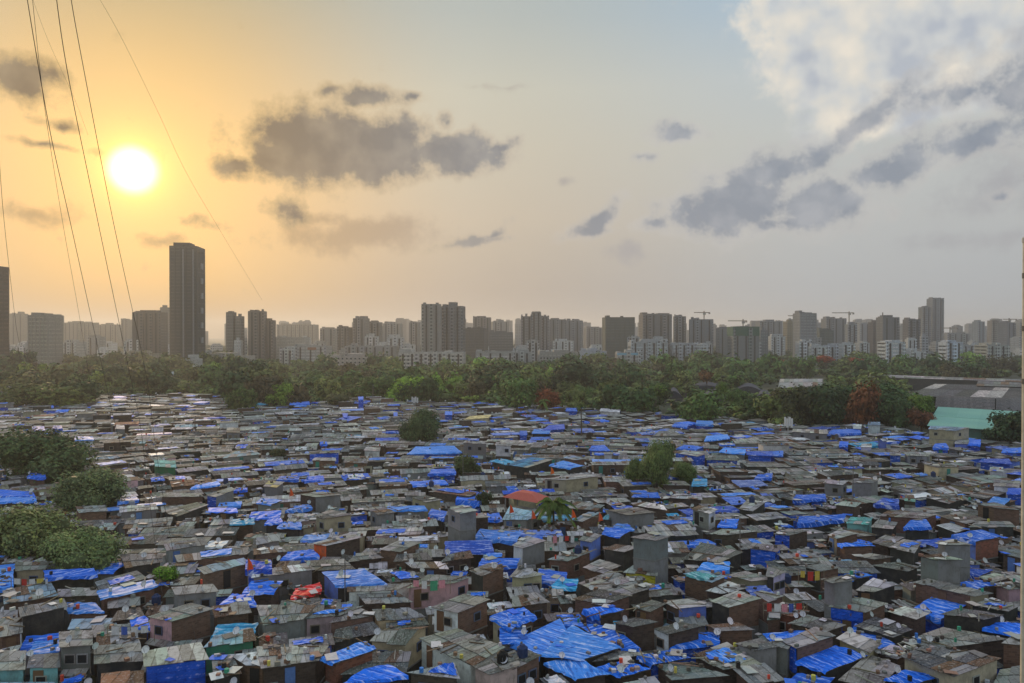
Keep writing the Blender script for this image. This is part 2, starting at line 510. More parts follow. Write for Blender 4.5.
def roof_geo(mb, q, mat, tint, R, lod):
    """sheets laid side by side, ragged ends, one slope given by four corners"""
    w = max((q[1] - q[0]).length, (q[2] - q[3]).length); d = (q[3] - q[0]).length
    if lod == 0:
        up = Vector((0, 0, 0.06))
        mb.prism(q, [p + up for p in q], mat, tint); return
    n = max(1, min(9, int(w / R.uniform(0.85, 1.2)))); rows = 2 if d > 3.2 else 1
    cut = R.uniform(.42, .58)
    for r in range(rows):
        t0, t1 = (0, 1) if rows == 1 else ((0, cut + .03) if r == 0 else (cut - .03, 1))
        for i in range(n):
            s0, s1 = i / n, (i + 1) / n + 0.01
            e0 = R.uniform(-.14, .14) / d if r == 0 else 0
            e1 = R.uniform(-.14, .14) / d if r == rows - 1 else 0
            z = Vector((0, 0, 0.02 + (i % 2) * 0.022 + r * 0.05 + R.uniform(0, .015)))
            a = [bil(q, s0, t0 + e0) + z, bil(q, s1, t0 + e0) + z, bil(q, s1, t1 + e1) + z, bil(q, s0, t1 + e1) + z]
            th = Vector((0, 0, 0.03))
            c = jit(tint, 0.26 if mat == SHEET else .05, R)
            if mat == SHEET and R.random() < 0.18: c = jit((0.42, 0.41, 0.39), .2, R)
            elif mat == SHEET and R.random() < 0.07: c = jit((0.19, 0.12, 0.08), .2, R)
            mb.prism(a, [p + th for p in a], mat, c)

def tarp_geo(mb, q, R, tint, hang=0.0, s=(0, 1), t=(0, 1), lift=0.16, n=(7, 5)):
    nx, ny = n
    P_ = []
    for j in range(ny + 1):
        row = []
        for i in range(nx + 1):
            p = bil(q, lerp(s[0], s[1], i / nx), lerp(t[0], t[1], j / ny))
            row.append(p + Vector((R.uniform(-.08, .08), R.uniform(-.08, .08), lift + R.uniform(-.035, .07))))
        P_.append(row)
    if hang:
        fr = q[3] - q[0]; fr = fr / (fr.length or 1)
        r0 = [p - fr * 0.12 + Vector((R.uniform(-.1, .1), -.05, -hang * R.uniform(.6, 1.15))) for p in P_[0]]
        P_.insert(0, r0)
    a0 = P_[0][0]
    ex = (P_[-1][-1] - P_[-1][0]); ex = ex / (ex.length or 1)
    ey = (P_[-1][0] - P_[0][0]); ey = ey / (ey.length or 1)
    off = R.uniform(0, 50)
    for j in range(len(P_) - 1):
        for i in range(nx):
            pts = [P_[j][i], P_[j][i + 1], P_[j + 1][i + 1], P_[j + 1][i]]
            mb.poly(pts, TARP, tint, [((p - a0).dot(ex) + off, (p - a0).dot(ey)) for p in pts])

def dish_geo(mb, c, R, aim=None):
    """satellite dish: short mast, shallow bowl, feed arm"""
    d = aim or Vector((R.uniform(-.9, .9), -1, R.uniform(.5, .9))).normalized()
    a = d.cross(Vector((0, 0, 1))).normalized(); b = a.cross(d)
    r = R.uniform(.24, .36)
    col = jit((0.6, 0.61, 0.62), .2, R)
    mb.tube([c, c + Vector((0, 0, .55))], .03, PLAIN, (0.15, 0.15, 0.15), 4)
    o = c + Vector((0, 0, .6))
    n = 12
    rim = [o + (a * cos(2 * pi * k / n) + b * sin(2 * pi * k / n)) * r + d * .12 for k in range(n)]
    mid_ = [o + (a * cos(2 * pi * k / n) + b * sin(2 * pi * k / n)) * r * .55 + d * .03 for k in range(n)]
    bk = [p - d * .03 for p in rim]
    for k in range(n):
        j = (k + 1) % n
        mb.poly([mid_[k], mid_[j], rim[j], rim[k]], PLAIN, col)
        mb.poly([rim[k], rim[j], bk[j], bk[k]], PLAIN, col)
        mb.poly([bk[k], bk[j], o - d * .06], PLAIN, col)
    mb.poly(mid_, PLAIN, col)
    mb.tube([o - b * r * .8 + d * .1, o + d * .5], .015, PLAIN, (0.2, 0.2, 0.2), 4)

def wall_pt(a, b, s, z): 
    p = lerp(a, b, s); return Vector((p.x, p.y, z))

class House:
    pass

def design(q, wall, roof, opts, R):
    """a house from the four corners of its roof; remembers what it has"""
    h = House()
    h.q = q; h.wall = wall; h.roof = roof; h.o = opts
    h.c = (q[0] + q[1] + q[2] + q[3]) / 4
    h.seed = R.randrange(1 << 30)
    rr = random.Random(h.seed)
    h.w = (q[1] - q[0]).length; h.d = (q[3] - q[0]).length
    near = h.c.y < 150
    h.dish = opts.get('dish', 1 if rr.random() < (.14 if near else .06) else 0)
    h.win = opts.get('win', 0 if wall in ('blue', 'dark', 'yellow') else (rr.choice((1, 2)) if rr.random() < .4 else 0))
    h.door = opts.get('door', rr.random() < .2)
    h.tarp = opts.get('tarp', None)
    h.tank = opts.get('tank', rr.random() < .015 and near)
    h.awn = opts.get('awn', rr.random() < .12)
    h.gable = opts.get('gable', 0)
    return h

def make_parts(h, lod):
    """-> list of (name, MB, label or None, [sub parts])"""
    R = random.Random(h.seed + 1)
    q = h.q; parts = []
    wm, wt, _ = WALLS[h.wall]; rm, rt, _ = ROOFS[h.roof]
    wt = jit(wt, .25, R); rt = jit(rt, .22, R)
    if rm == TARP and not h.hand and R.random() < .4:      # faded, or dull with dust
        k = R.uniform(.15, .45); gcol = R.choice([(0.3, 0.36, 0.5), (0.12, 0.14, 0.2), (0.4, 0.45, 0.55)])
        rt = tuple(a * (1 - k) + b * k for a, b in zip(rt, gcol))
    c = h.c
    ins = []
    for p in q:
        v = Vector((c.x - p.x, c.y - p.y, 0)); L = v.length or 1
        ins.append(p + v * min(.25, .32 / L))
    wall = MB()
    zt = [p.z - 0.02 for p in ins]
    zmin = min(zt)
    if lod == 0:
        wall.prism([Vector((p.x, p.y, 0)) for p in ins], [Vector((p.x, p.y, z)) for p, z in zip(ins, zt)], wm, wt, (False, False))
    else:
        split = zmin - 2.45
        lowk = 'grey' if h.wall == 'grey' else R.choice(['grey', 'cream', 'dark', 'dbrick', 'brick', 'grey', 'dbrick', 'dark', 'turq'])
        lm, lt, _ = WALLS[lowk]
        if split > 1.2:
            ring0 = [Vector((p.x, p.y, 0)) for p in ins]; ring1 = [Vector((p.x, p.y, split)) for p in ins]
            wall.prism(ring0, ring1, lm, lt, (False, False))
            out = [Vector((p.x, p.y, split)) + (Vector((p.x - c.x, p.y - c.y, 0)).normalized() * .07) for p in ins]
            wall.prism(out, [p + Vector((0, 0, .14)) for p in out], CONC, (0.2, 0.2, 0.19), (True, True))
            base = split + .14
        else: base = 0
        tops = [Vector((p.x, p.y, z)) for p, z in zip(ins, zt)]
        bots = [Vector((p.x, p.y, base)) for p in ins]
        sc = h.o.get('side')      # other walls of another material
        for i in range(4):
            j = (i + 1) % 4
            mm, tt = wm, wt
            if sc and i in (1, 2): mm, tt = WALLS[sc][0], WALLS[sc][1]
            if sc and i == 3 and h.o.get('side3'): mm, tt = WALLS[sc][0], WALLS[sc][1]
            wall.poly([bots[i], bots[j], tops[j], tops[i]], mm, tt)
    if h.gable:
        r = h.gable
        m0 = (q[0] + q[3]) / 2 + Vector((0, 0, r)); m1 = (q[1] + q[2]) / 2 + Vector((0, 0, r))
        im0 = (ins[0] + ins[3]) / 2 + Vector((0, 0, r)); im1 = (ins[1] + ins[2]) / 2 + Vector((0, 0, r))
        wall.poly([ins[3], ins[0], im0], wm, wt); wall.poly([ins[1], ins[2], im1], wm, wt)
    parts.append(['wall', wall, None, []])
    rf = MB()
    if h.gable:
        roof_geo(rf, [q[0], q[1], m1, m0], rm, rt, R, lod)
        roof_geo(rf, [m0, m1, q[2], q[3]], rm, rt, R, lod)
    elif rm == TARP:
        base_ = MB(); roof_geo(base_, q, SHEET, (0.2, 0.19, 0.18), R, 0)
        rf.extend(base_)
        tarp_geo(rf, q, R, rt, hang=h.o.get('hang', R.choice((.15, .3, .5))) , s=(-.02, 1.02), t=(-.01, 1.02), lift=.12, n=(7, 5) if lod else (3, 2))
    else:
        roof_geo(rf, q, rm, rt, R, lod)
    parts.append(['roof', rf, None, []])
    if h.tarp:
        tm = MB()
        s0 = R.uniform(0, .35); s1 = R.uniform(.6, 1); t0 = R.uniform(0, .3); t1 = R.uniform(.55, 1)
        if not h.gable:
            tarp_geo(tm, q, R, jit(ROOFS[h.tarp][1], .15, R), hang=.25 if t0 < .08 else 0, s=(s0, s1), t=(t0, t1))
            parts.append(['tarpaulin', tm, None, []])
    # details on the walls that look towards the viewer
    sides = []
    for i in (0, 1, 3):
        a, b = ins[i], ins[(i + 1) % 4]
        n = Vector((b.y - a.y, -(b.x - a.x), 0)).normalized()
        L = Vector((b.x - a.x, b.y - a.y, 0)).length
        mid = (a + b) / 2
        if n.dot(Vector((-mid.x, -mid.y, 0)).normalized()) > .2 and L > 1.3:
            sides.append((a, b, n, L))
    if sides and lod:
        za = zmin
        for k in range(h.win):
            a, b, n, L = sides[k % len(sides)]
            s = R.uniform(.25, .75) if h.win < 2 or len(sides) > 1 else (.28 + .44 * k)
            p = wall_pt(a, b, s, za - 1.05); e = (b - a); e.z = 0; e.normalize()
            fr = MB(); fr.box(p + n * .03, e * .46, n * .05, Vector((0, 0, .42)), PLAIN, jit(R.choice([(0.3, 0.3, 0.28), (0.10, 0.13, 0.2), (0.2, 0.18, 0.14)]), .2, R))
            pn = MB(); pn.box(p + n * .055, e * .36, n * .035, Vector((0, 0, .33)), PLAIN, (0.02, 0.022, 0.025))
            parts.append(['window', fr, None, [['pane', pn, None]]])
        if h.door:
            a, b, n, L = sides[0]
            p = wall_pt(a, b, .5 if h.win == 0 else .12 + .4 / L, za - 1.15); e = (b - a); e.z = 0; e.normalize()
            dr = MB(); dr.box(p + n * .02, e * .4, n * .05, Vector((0, 0, .95)), PLAIN, jit(R.choice([(0.03, 0.03, 0.03), (0.1, 0.2, 0.45), (0.2, 0.12, 0.07), (0.05, 0.25, 0.2)]), .2, R))
            parts.append(['door', dr, None, []])
        if h.awn:
            a, b, n, L = sides[0]
            z = za - 1.9
            p0, p1 = wall_pt(a, b, .05, z), wall_pt(a, b, .95, z)
            aw = MB(); o_ = n * .8 - Vector((0, 0, .3))
            roof_geo(aw, [p0 + o_, p1 + o_, p1 + n * .02, p0 + n * .02], SHEET, jit(R.choice([(0.25, 0.24, 0.22), (0.2, 0.3, 0.4), (0.35, 0.34, 0.3)]), .2, R), R, 1)
            parts.append(['awning', aw, None, []])
    if h.o.get('face'):                       # a sheet hung over the near wall, (side index, key)
        i, key = h.o['face']
        a, b = ins[i], ins[(i + 1) % 4]
        n = Vector((b.y - a.y, -(b.x - a.x), 0)).normalized() * .09
        bh = h.o.get('fh', 2.2)
        fm = MB()
        k_, t_, _w = WALLS[key]
        qq = [Vector((a.x, a.y, a.z - bh)) + n * 1.6, Vector((b.x, b.y, b.z - bh)) + n * 1.6, b + n, a + n]
        if k_ == TARP:
            P0 = MB(); 
            nx = 6
            for i2 in range(nx):
                for j2 in range(3):
                    f = lambda s_, t2: bil(qq, s_, t2) + n * (0.9 * sin(s_ * 23 + t2 * 3))
                    P0.poly([f(i2 / nx, j2 / 3), f((i2 + 1) / nx, j2 / 3), f((i2 + 1) / nx, (j2 + 1) / 3), f(i2 / nx, (j2 + 1) / 3)], TARP, t_)
            fm = P0
        else:
            fm.prism([qq[0], qq[1], qq[1] - n, qq[0] - n], [qq[3], qq[2], qq[2] - n * .9, qq[3] - n * .9], k_, t_)
        parts.append(['wall_sheet', fm, None, []])
    for k in range(int(h.dish)):
        dm = MB()
        s, t2 = R.choice([(R.uniform(.1, .9), .05), (R.uniform(.1, .9), .5), (.05, R.uniform(.2, .8)), (.95, R.uniform(.2, .8))])
        dish_geo(dm, bil(q, s, t2) + Vector((0, 0, .02)), R)
        parts.append(['satellite_dish', dm, None, []])
    if h.tank:
        tk = MB(); p = bil(q, R.uniform(.3, .7), R.uniform(.5, .8)) + Vector((0, 0, .05))
        colr = R.choice([(0.02, 0.02, 0.02), (0.03, 0.05, 0.12), (0.3, 0.3, 0.3)])
        tk.tube([p, p + Vector((0, 0, .8)), p + Vector((0, 0, .95)), p + Vector((0, 0, 1.05))], [.45, .45, .25, .2], PLAIN, colr, 12)
        parts.append(['water_tank', tk, None, []])
    return parts

TILE = {'a': (0, 530), 'b': (256, 530), 'c': (512, 530), 'd': (768, 530), 'e': (0, 380), 'f': (256, 380), 'g': (512, 380), 'h': (768, 380)}
HAND = []
def hq(tile, pts, Hh, wall, roof, **o):
    ox, oy = TILE[tile]
    HAND.append(([(ox + x / 4, oy + y / 4) for x, y in pts], Hh, wall, roof, o))
# foreground and landmark houses: roof corners (near left, near right, far right, far left), height, wall, roof
hq('a', [(182,195),(385,185),(372,160),(178,170)], 5.8, 'dark', 'blue', hang=.4, win=0)
hq('a', [(60,165),(180,160),(200,130),(60,130)], 5.6, 'cream', 'grey', win=1)
hq('a', [(15,300),(232,265),(200,210),(10,245)], 5.2, 'brick', 'lblue', clutter=3)
hq('a', [(400,250),(590,195),(545,165),(378,210)], 5.2, 'grey', 'grey', tarp='blue')
hq('a', [(405,278),(630,228),(605,202),(395,258)], 5.3, 'brick', 'bluew', hang=.2, dish=1)
hq('a', [(815,178),(1000,135),(980,118),(790,155)], 6.2, 'brick', 'lblue', win=0, door=True)
hq('a', [(710,130),(985,98),(990,80),(700,108)], 5.2, 'brick', 'grey', tarp='bluew')
hq('a', [(665,85),(830,60),(820,40),(655,60)], 5.6, 'grey', 'grey')
hq('a', [(500,155),(650,130),(650,100),(480,100)], 5.2, 'dark', 'dark')
hq('a', [(585,350),(680,370),(855,320),(760,296)], 6.4, 'pink', 'grey', side='brick', win=1, awn=True, dish=0)
hq('a', [(858,352),(1005,332),(1000,312),(850,322)], 5.2, 'brick', 'dark')
hq('a', [(525,400),(600,395),(590,360),(520,372)], 4.4, 'blue', 'blue', hang=.5)
hq('a', [(80,350),(270,310),(262,290),(75,325)], 6.2, 'dark', 'grey', side='metal')
hq('a', [(0,430),(90,415),(90,395),(-30,398)], 5.2, 'brick', 'grey', face=(1, 'white'))
hq('a', [(-30,565),(100,560),(105,485),(-30,490)], 4.8, 'turq', 'grey', dish=1)
hq('a', [(105,558),(240,552),(235,492),(120,500)], 4.9, 'turq', 'dark', dish=1, win=1)
hq('a', [(235,472),(370,466),(370,402),(235,410)], 6.6, 'grey', 'pale', win=2, awn=True)
hq('a', [(375,540),(572,527),(560,455),(375,470)], 5.0, 'dark', 'grey', dish=2)
hq('a', [(385,475),(560,455),(550,425),(385,440)], 4.6, 'grey', 'white', clutter=3)
hq('a', [(110,500),(235,490),(230,445),(130,470)], 4.2, 'blue', 'bluew')
hq('a', [(575,550),(835,520),(800,450),(570,490)], 5.8, 'blue', 'pale', face=(0, 'blue'), dish=1)
hq('a', [(855,598),(968,580),(925,500),(845,512)], 5.2, 'dark', 'grey', clutter=3)
hq('a', [(985,545),(1060,548),(1040,490),(932,508)], 5.4, 'brick', 'white')
hq('a', [(810,475),(1024,445),(1010,395),(850,432)], 5.0, 'green', 'lblue', win=2, dish=1)
hq('a', [(400,640),(575,630),(575,562),(405,580)], 4.8, 'brick', 'rust', win=0)
hq('a', [(270,332),(415,330),(380,295),(270,300)], 4.8, 'brick', 'bluew')
hq('a', [(880,305),(1024,303),(1010,265),(900,282)], 4.6, 'dbrick', 'blue')
hq('a', [(230,270),(400,262),(385,235),(230,245)], 4.8, 'dbrick', 'grey')
hq('a', [(700,262),(875,248),(860,228),(690,240)], 5.8, 'grey', 'grey')
hq('a', [(-20,240),(52,228),(50,160),(-30,170)], 4.6, 'grey', 'bluew', clutter=3)
hq('a', [(270,400),(470,390),(460,366),(280,376)], 4.2, 'grey', 'lblue')
hq('a', [(440,370),(580,350),(560,312),(470,325)], 4.6, 'dbrick', 'dark', dish=1)
hq('a', [(375,430),(600,412),(590,396),(370,402)], 4.2, 'dbrick', 'grey')
hq('a', [(-30,365),(70,362),(70,335),(-30,335)], 4.4, 'dbrick', 'pale', dish=2)
hq('a', [(640,720),(760,715),(750,640),(640,650)], 3.6, 'dbrick', 'grey')
hq('a', [(-30,700),(220,690),(220,610),(-30,612)], 3.2, 'grey', 'lblue')
hq('a', [(430,315),(560,305),(560,282),(430,290)], 4.4, 'dbrick', 'grey')
hq('b', [(222,55),(275,66),(425,32),(370,16)], 5.8, 'orange', 'pale', side='dbrick', dish=0, win=0)
hq('b', [(0,60),(100,45),(95,30),(0,38)], 5.0, 'grey', 'pale')
hq('b', [(-10,102),(120,87),(100,70),(-10,82)], 5.0, 'brick', 'pale')
hq('b', [(100,125),(255,110),(245,95),(120,100)], 4.0, 'blue', 'blue')
hq('b', [(-20,195),(235,160),(205,138),(-10,165)], 5.2, 'grey', 'white', dish=1, win=1)
hq('b', [(-40,160),(65,160),(60,132),(-40,135)], 6.0, 'blue', 'dblue', hang=.8)
hq('b', [(240,165),(400,160),(350,120),(190,125)], 4.8, 'dbrick', 'dark')
hq('b', [(140,278),(262,250),(255,215),(160,240)], 3.8, 'rbrick', 'redt')
hq('b', [(320,225),(520,217),(432,160),(265,172)], 5.4, 'dark', 'bluew', side3=1, side='bwall')
hq('b', [(540,215),(695,190),(620,165),(490,175)], 4.8, 'dbrick', 'dark', tarp='blue')
hq('b', [(365,250),(560,243),(600,226),(362,228)], 5.2, 'white', 'grey')
hq('b', [(440,300),(630,292),(560,250),(400,255)], 4.6, 'dbrick', 'grey')
hq('b', [(600,235),(790,215),(835,200),(690,180)], 5.6, 'pink', 'grey', win=2, dish=1)
hq('b', [(850,165),(905,186),(1000,150),(930,135)], 6.4, 'dark', 'grey', side='brick', dish=1)
hq('b', [(700,310),(805,335),(937,282),(835,258)], 6.8, 'white', 'grey', side='brick', win=2, door=True, dish=0)
hq('b', [(30,387),(185,362),(240,305),(0,305)], 5.4, 'grey', 'grey', clutter=2)
hq('b', [(190,357),(330,347),(430,305),(250,330)], 5.0, 'pink', 'grey', win=1, tarp='bluew')
hq('b', [(290,378),(480,345),(440,322),(330,335)], 4.7, 'brick', 'dark', dish=1)
hq('b', [(485,367),(680,352),(620,317),(470,330)], 4.6, 'cream', 'grey')
hq('b', [(300,455),(510,410),(480,378),(310,422)], 3.8, 'dark', 'dark')
hq('b', [(520,402),(690,380),(680,360),(520,378)], 4.0, 'white', 'dark', tarp='blue')
hq('b', [(450,450),(600,460),(690,388),(540,400)], 5.2, 'cream', 'grey', win=2, gable=.5)
hq('b', [(650,435),(860,548),(1000,470),(800,398)], 5.6, 'white', 'grey', win=2, side3=1, door=True, clutter=2)
hq('b', [(862,548),(930,582),(1060,545),(1040,482)], 5.8, 'pink', 'dark', dish=0)
hq('b', [(20,560),(250,525),(275,488),(0,470)], 5.8, 'dbrick', 'pale', tarp=None, door=True, clutter=3)
hq('b', [(262,515),(310,540),(480,482),(430,450)], 5.6, 'rbrick', 'bluew', hang=.15)
hq('b', [(350,620),(600,590),(545,553),(420,570)], 4.6, 'dbrick', 'blue')
hq('b', [(330,585),(600,572),(620,492),(480,490)], 4.2, 'dark', 'dark')
hq('b', [(605,572),(815,600),(800,552),(690,550)], 5.2, 'dbrick', 'white', tarp='blue')
hq('b', [(490,80),(575,92),(660,52),(570,45)], 5.6, 'brick', 'grey')
hq('b', [(550,127),(705,122),(690,100),(560,105)], 5.0, 'brick', 'dark')
hq('b', [(625,155),(770,158),(760,140),(610,142)], 4.6, 'dbrick', 'white', dish=1)
hq('b', [(735,132),(870,112),(862,92),(770,100)], 5.0, 'dbrick', 'grey', dish=1)
hq('b', [(880,30),(1040,52),(1060,10),(900,0)], 5.4, 'dbrick', 'bluew')
hq('b', [(890,147),(1040,145),(1050,125),(900,128)], 4.6, 'blue', 'blue')
hq('b', [(935,352),(1024,402),(1080,345),(990,330)], 5.2, 'cream', 'blue', win=1)
hq('b', [(975,450),(1070,460),(1080,425),(975,420)], 4.4, 'grey', 'blue')
hq('b', [(365,130),(510,112),(470,92),(400,96)], 4.8, 'dbrick', 'grey')
hq('b', [(640,780),(850,700),(800,600),(650,640)], 3.6, 'dbrick', 'dark')
hq('b', [(60,740),(250,730),(250,660),(60,670)], 3.2, 'dbrick', 'grey')
hq('c', [(0,62),(40,76),(140,45),(60,25)], 6.2, 'lav', 'pale', side='grey', win=1, face=(0, 'white'))
hq('c', [(265,40),(315,52),(362,22),(300,10)], 5.8, 'bwall', 'grey', win=1)
hq('c', [(360,18),(430,32),(480,0),(370,0)], 5.8, 'dark', 'blue')
hq('c', [(475,30),(575,46),(635,28),(540,15)], 8.2, 'grey', 'pale', win=0, door=False, dish=0, awn=False)
hq('c', [(360,78),(450,90),(485,76),(400,62)], 6.6, 'dark', 'grey')
hq('c', [(680,118),(830,132),(925,92),(760,52)], 5.0, 'dark', 'dark')
hq('c', [(280,152),(360,176),(436,146),(350,120)], 4.8, 'brick', 'pale')
hq('c', [(445,170),(580,185),(585,160),(470,150)], 4.0, 'yellow', 'pale')
hq('c', [(-10,188),(40,195),(125,180),(0,172)], 5.6, 'cream', 'pale', win=2)
hq('c', [(100,205),(215,210),(220,175),(110,160)], 3.8, 'blue', 'blue')
hq('c', [(150,238),(255,240),(260,215),(175,208)], 3.8, 'dbrick', 'cyan')
hq('c', [(262,215),(400,282),(560,235),(400,165)], 4.8, 'dbrick', 'grey', clutter=5)
hq('c', [(240,278),(360,302),(480,266),(350,240)], 5.0, 'brick', 'dark', dish=1)
hq('c', [(285,322),(350,346),(445,327),(385,305)], 5.4, 'blue', 'blue', side='dbrick', hang=.6)
hq('c', [(680,177),(800,212),(862,186),(740,165)], 6.0, 'brick', 'lblue', tarp='teal')
hq('c', [(770,247),(840,258),(945,236),(870,206)], 4.9, 'dbrick', 'white')
hq('c', [(605,292),(662,317),(790,305),(700,276)], 5.8, 'dbrick', 'white', side='bwall')
hq('c', [(788,287),(865,312),(1000,277),(900,246)], 6.4, 'dark', 'pale', side='brick', dish=0)
hq('c', [(400,372),(480,392),(575,372),(500,350)], 6.0, 'dbrick', 'dark', side='dbrick', win=1)
hq('c', [(480,312),(550,332),(605,302),(545,285)], 5.4, 'brick', 'dark')
hq('c', [(565,397),(620,422),(760,387),(680,370)], 5.6, 'white', 'dark', side='dbrick', dish=1, win=1)
hq('c', [(0,452),(110,508),(250,470),(190,362)], 4.4, 'dark', 'bluew')
hq('c', [(120,505),(290,522),(430,475),(240,388)], 4.6, 'dark', 'bluew', hang=.1)
hq('c', [(432,482),(512,477),(400,392),(250,382)], 4.3, 'dark', 'blue', clutter=2)
hq('c', [(130,537),(260,600),(385,582),(260,515)], 4.0, 'dbrick', 'bluew')
hq('c', [(-60,548),(5,562),(122,505),(40,478)], 5.6, 'dbrick', 'dark', side='brick')
hq('c', [(505,508),(560,542),(712,518),(640,485)], 4.6, 'blue', 'blue', clutter=3)
hq('c', [(770,382),(832,407),(975,402),(900,372)], 4.8, 'brick', 'grey', dish=1, side='brick')
hq('c', [(890,457),(962,487),(1060,470),(985,435)], 5.6, 'grey', 'grey')
hq('c', [(720,502),(840,562),(1000,542),(860,452)], 4.4, 'dbrick', 'grey', tarp='bluew', clutter=4)
hq('c', [(570,542),(645,602),(860,585),(700,530)], 4.4, 'dbrick', 'grey', clutter=2, dish=1)
hq('c', [(640,478),(825,460),(830,425),(740,420)], 3.6, 'blue', 'blue')
hq('c', [(865,182),(952,207),(1060,197),(930,165)], 5.4, 'cream', 'grey', win=1)
hq('c', [(945,72),(1060,90),(1080,70),(960,55)], 5.4, 'blue', 'grey')
hq('c', [(790,17),(860,22),(990,5),(840,-3)], 5.0, 'dbrick', 'pale')
hq('c', [(740,165),(870,165),(870,140),(760,140)], 4.4, 'dbrick', 'bluew')
hq('c', [(0,388),(98,352),(60,325),(-20,335)], 5.2, 'brick', 'blue')
hq('c', [(0,312),(152,292),(95,250),(0,268)], 4.8, 'dbrick', 'grey')
hq('c', [(345,552),(440,592),(550,562),(430,530)], 4.0, 'dbrick', 'blue', clutter=3)
hq('c', [(320,530),(430,520),(520,500),(400,480)], 4.0, 'dark', 'dark')
hq('c', [(140,120),(220,128),(320,90),(240,80)], 4.6, 'brick', 'pale', clutter=3)
hq('c', [(60,720),(260,730),(280,640),(100,630)], 3.6, 'dbrick', 'grey')
hq('c', [(640,720),(900,715),(880,620),(680,630)], 3.4, 'dbrick', 'grey', tarp='blue')
hq('d', [(20,17),(85,24),(165,5),(80,-3)], 5.8, 'blue', 'grey', side='dbrick')
hq('d', [(235,22),(272,37),(366,16),(290,0)], 5.6, 'cream', 'pale', side='brick')
hq('d', [(278,58),(300,70),(427,67),(360,50)], 5.6, 'brick', 'blue', side='brick')
hq('d', [(345,107),(430,122),(500,110),(400,95)], 5.0, 'brick', 'dark')
hq('d', [(410,52),(482,68),(545,32),(470,22)], 5.2, 'dbrick', 'grey')
hq('d', [(480,70),(585,95),(615,50),(540,40)], 5.2, 'dark', 'grey', tarp='blue')
hq('d', [(668,52),(700,62),(822,62),(740,38)], 8.0, 'grey', 'pale', win=0, dish=0, door=False, side='grey')
hq('d', [(598,107),(680,123),(767,120),(650,98)], 7.6, 'grey', 'pale', win=0, dish=1, door=False, side='grey')
hq('d', [(738,22),(830,50),(932,30),(850,2)], 7.0, 'bwall', 'blue', side='rbrick', dish=1, face=(3, 'blue'))
hq('d', [(930,95),(1010,115),(1060,100),(960,75)], 5.6, 'dbrick', 'grey', dish=1)
hq('d', [(212,197),(262,214),(347,202),(290,185)], 7.8, 'grey', 'pale', win=0, dish=0, door=False, awn=False, side='grey')
hq('d', [(-10,186),(22,192),(77,167),(0,147)], 6.4, 'dark', 'grey', side='lav', win=2)
hq('d', [(350,242),(420,252),(517,222),(420,195)], 5.2, 'dark', 'white')
hq('d', [(240,308),(385,334),(480,297),(322,264)], 5.8, 'blue', 'grey', side='brick', face=(0, 'blue'), fh=1.0)
hq('d', [(578,210),(820,268),(887,256),(640,195)], 6.0, 'brick', 'grey', dish=0, win=0, side='cream')
hq('d', [(580,322),(690,362),(792,302),(660,268)], 4.0, 'blue', 'blue', hang=.5)
hq('d', [(690,338),(860,362),(907,347),(760,315)], 5.4, 'dark', 'grey')
hq('d', [(60,447),(112,477),(272,427),(190,390)], 6.0, 'dark', 'pale', side='brick', face=(0, 'blue'), dish=0)
hq('d', [(110,530),(230,572),(397,507),(270,468)], 4.2, 'dark', 'blue', hang=.2)
hq('d', [(-10,452),(80,478),(92,462),(40,440)], 5.8, 'grey', 'grey')
hq('d', [(340,387),(500,432),(582,402),(430,350)], 4.8, 'dark', 'dark', dish=2)
hq('d', [(480,327),(590,362),(622,347),(530,312)], 4.9, 'dbrick', 'white', dish=1)
hq('d', [(330,420),(430,485),(475,470),(340,400)], 4.0, 'blue', 'blue')
hq('d', [(272,435),(405,495),(432,472),(300,415)], 5.2, 'cream', 'pale', dish=1)
hq('d', [(425,494),(520,518),(602,482),(490,460)], 4.4, 'dbrick', 'white', clutter=4)
hq('d', [(530,505),(740,590),(932,517),(640,460)], 6.2, 'cream', 'dark', win=2, clutter=2, dish=0)
hq('d', [(520,455),(720,472),(960,442),(700,392)], 4.8, 'dbrick', 'grey', clutter=3, dish=1)
hq('d', [(930,457),(1022,467),(1060,435),(962,430)], 6.4, 'brick', 'pale', side='brick')
hq('d', [(860,397),(1010,427),(1040,382),(922,375)], 4.2, 'dark', 'blue')
hq('d', [(475,602),(600,616),(642,602),(540,570)], 4.8, 'dark', 'blue')
hq('d', [(760,217),(840,237),(917,222),(830,200)], 4.6, 'dbrick', 'blue')
hq('d', [(280,602),(440,640),(530,547),(400,500)], 4.2, 'dbrick', 'brown', clutter=2)
hq('d', [(-5,365),(48,360),(50,345),(0,340)], 4.8, 'brick', 'grey')
hq('d', [(0,290),(70,268),(30,255),(-40,262)], 5.0, 'brick', 'pale')
hq('d', [(140,147),(210,167),(292,152),(210,135)], 6.0, 'dark', 'grey', side='brick', win=1)
hq('d', [(300,187),(345,200),(412,187),(350,165)], 5.0, 'dark', 'bluew', clutter=3)
hq('d', [(410,142),(560,167),(602,152),(520,130)], 4.6, 'dark', 'dark')
hq('d', [(755,180),(850,190),(900,165),(800,155)], 4.4, 'blue', 'dblue')
hq('d', [(840,190),(900,212),(975,192),(900,175)], 4.8, 'dbrick', 'pale')
hq('d', [(900,215),(960,242),(1040,232),(1000,205)], 4.8, 'pink', 'pale', clutter=3)
hq('d', [(805,302),(960,328),(1012,302),(880,278)], 5.2, 'dark', 'grey', tarp='blue', clutter=2)
hq('d', [(80,375),(230,410),(300,385),(160,340)], 4.6, 'dbrick', 'grey', dish=2)
hq('d', [(0,330),(90,350),(150,330),(60,305)], 4.6, 'rbrick', 'rust', clutter=4)
hq('d', [(60,640),(200,650),(260,600),(120,580)], 4.2, 'dbrick', 'blue', clutter=2)
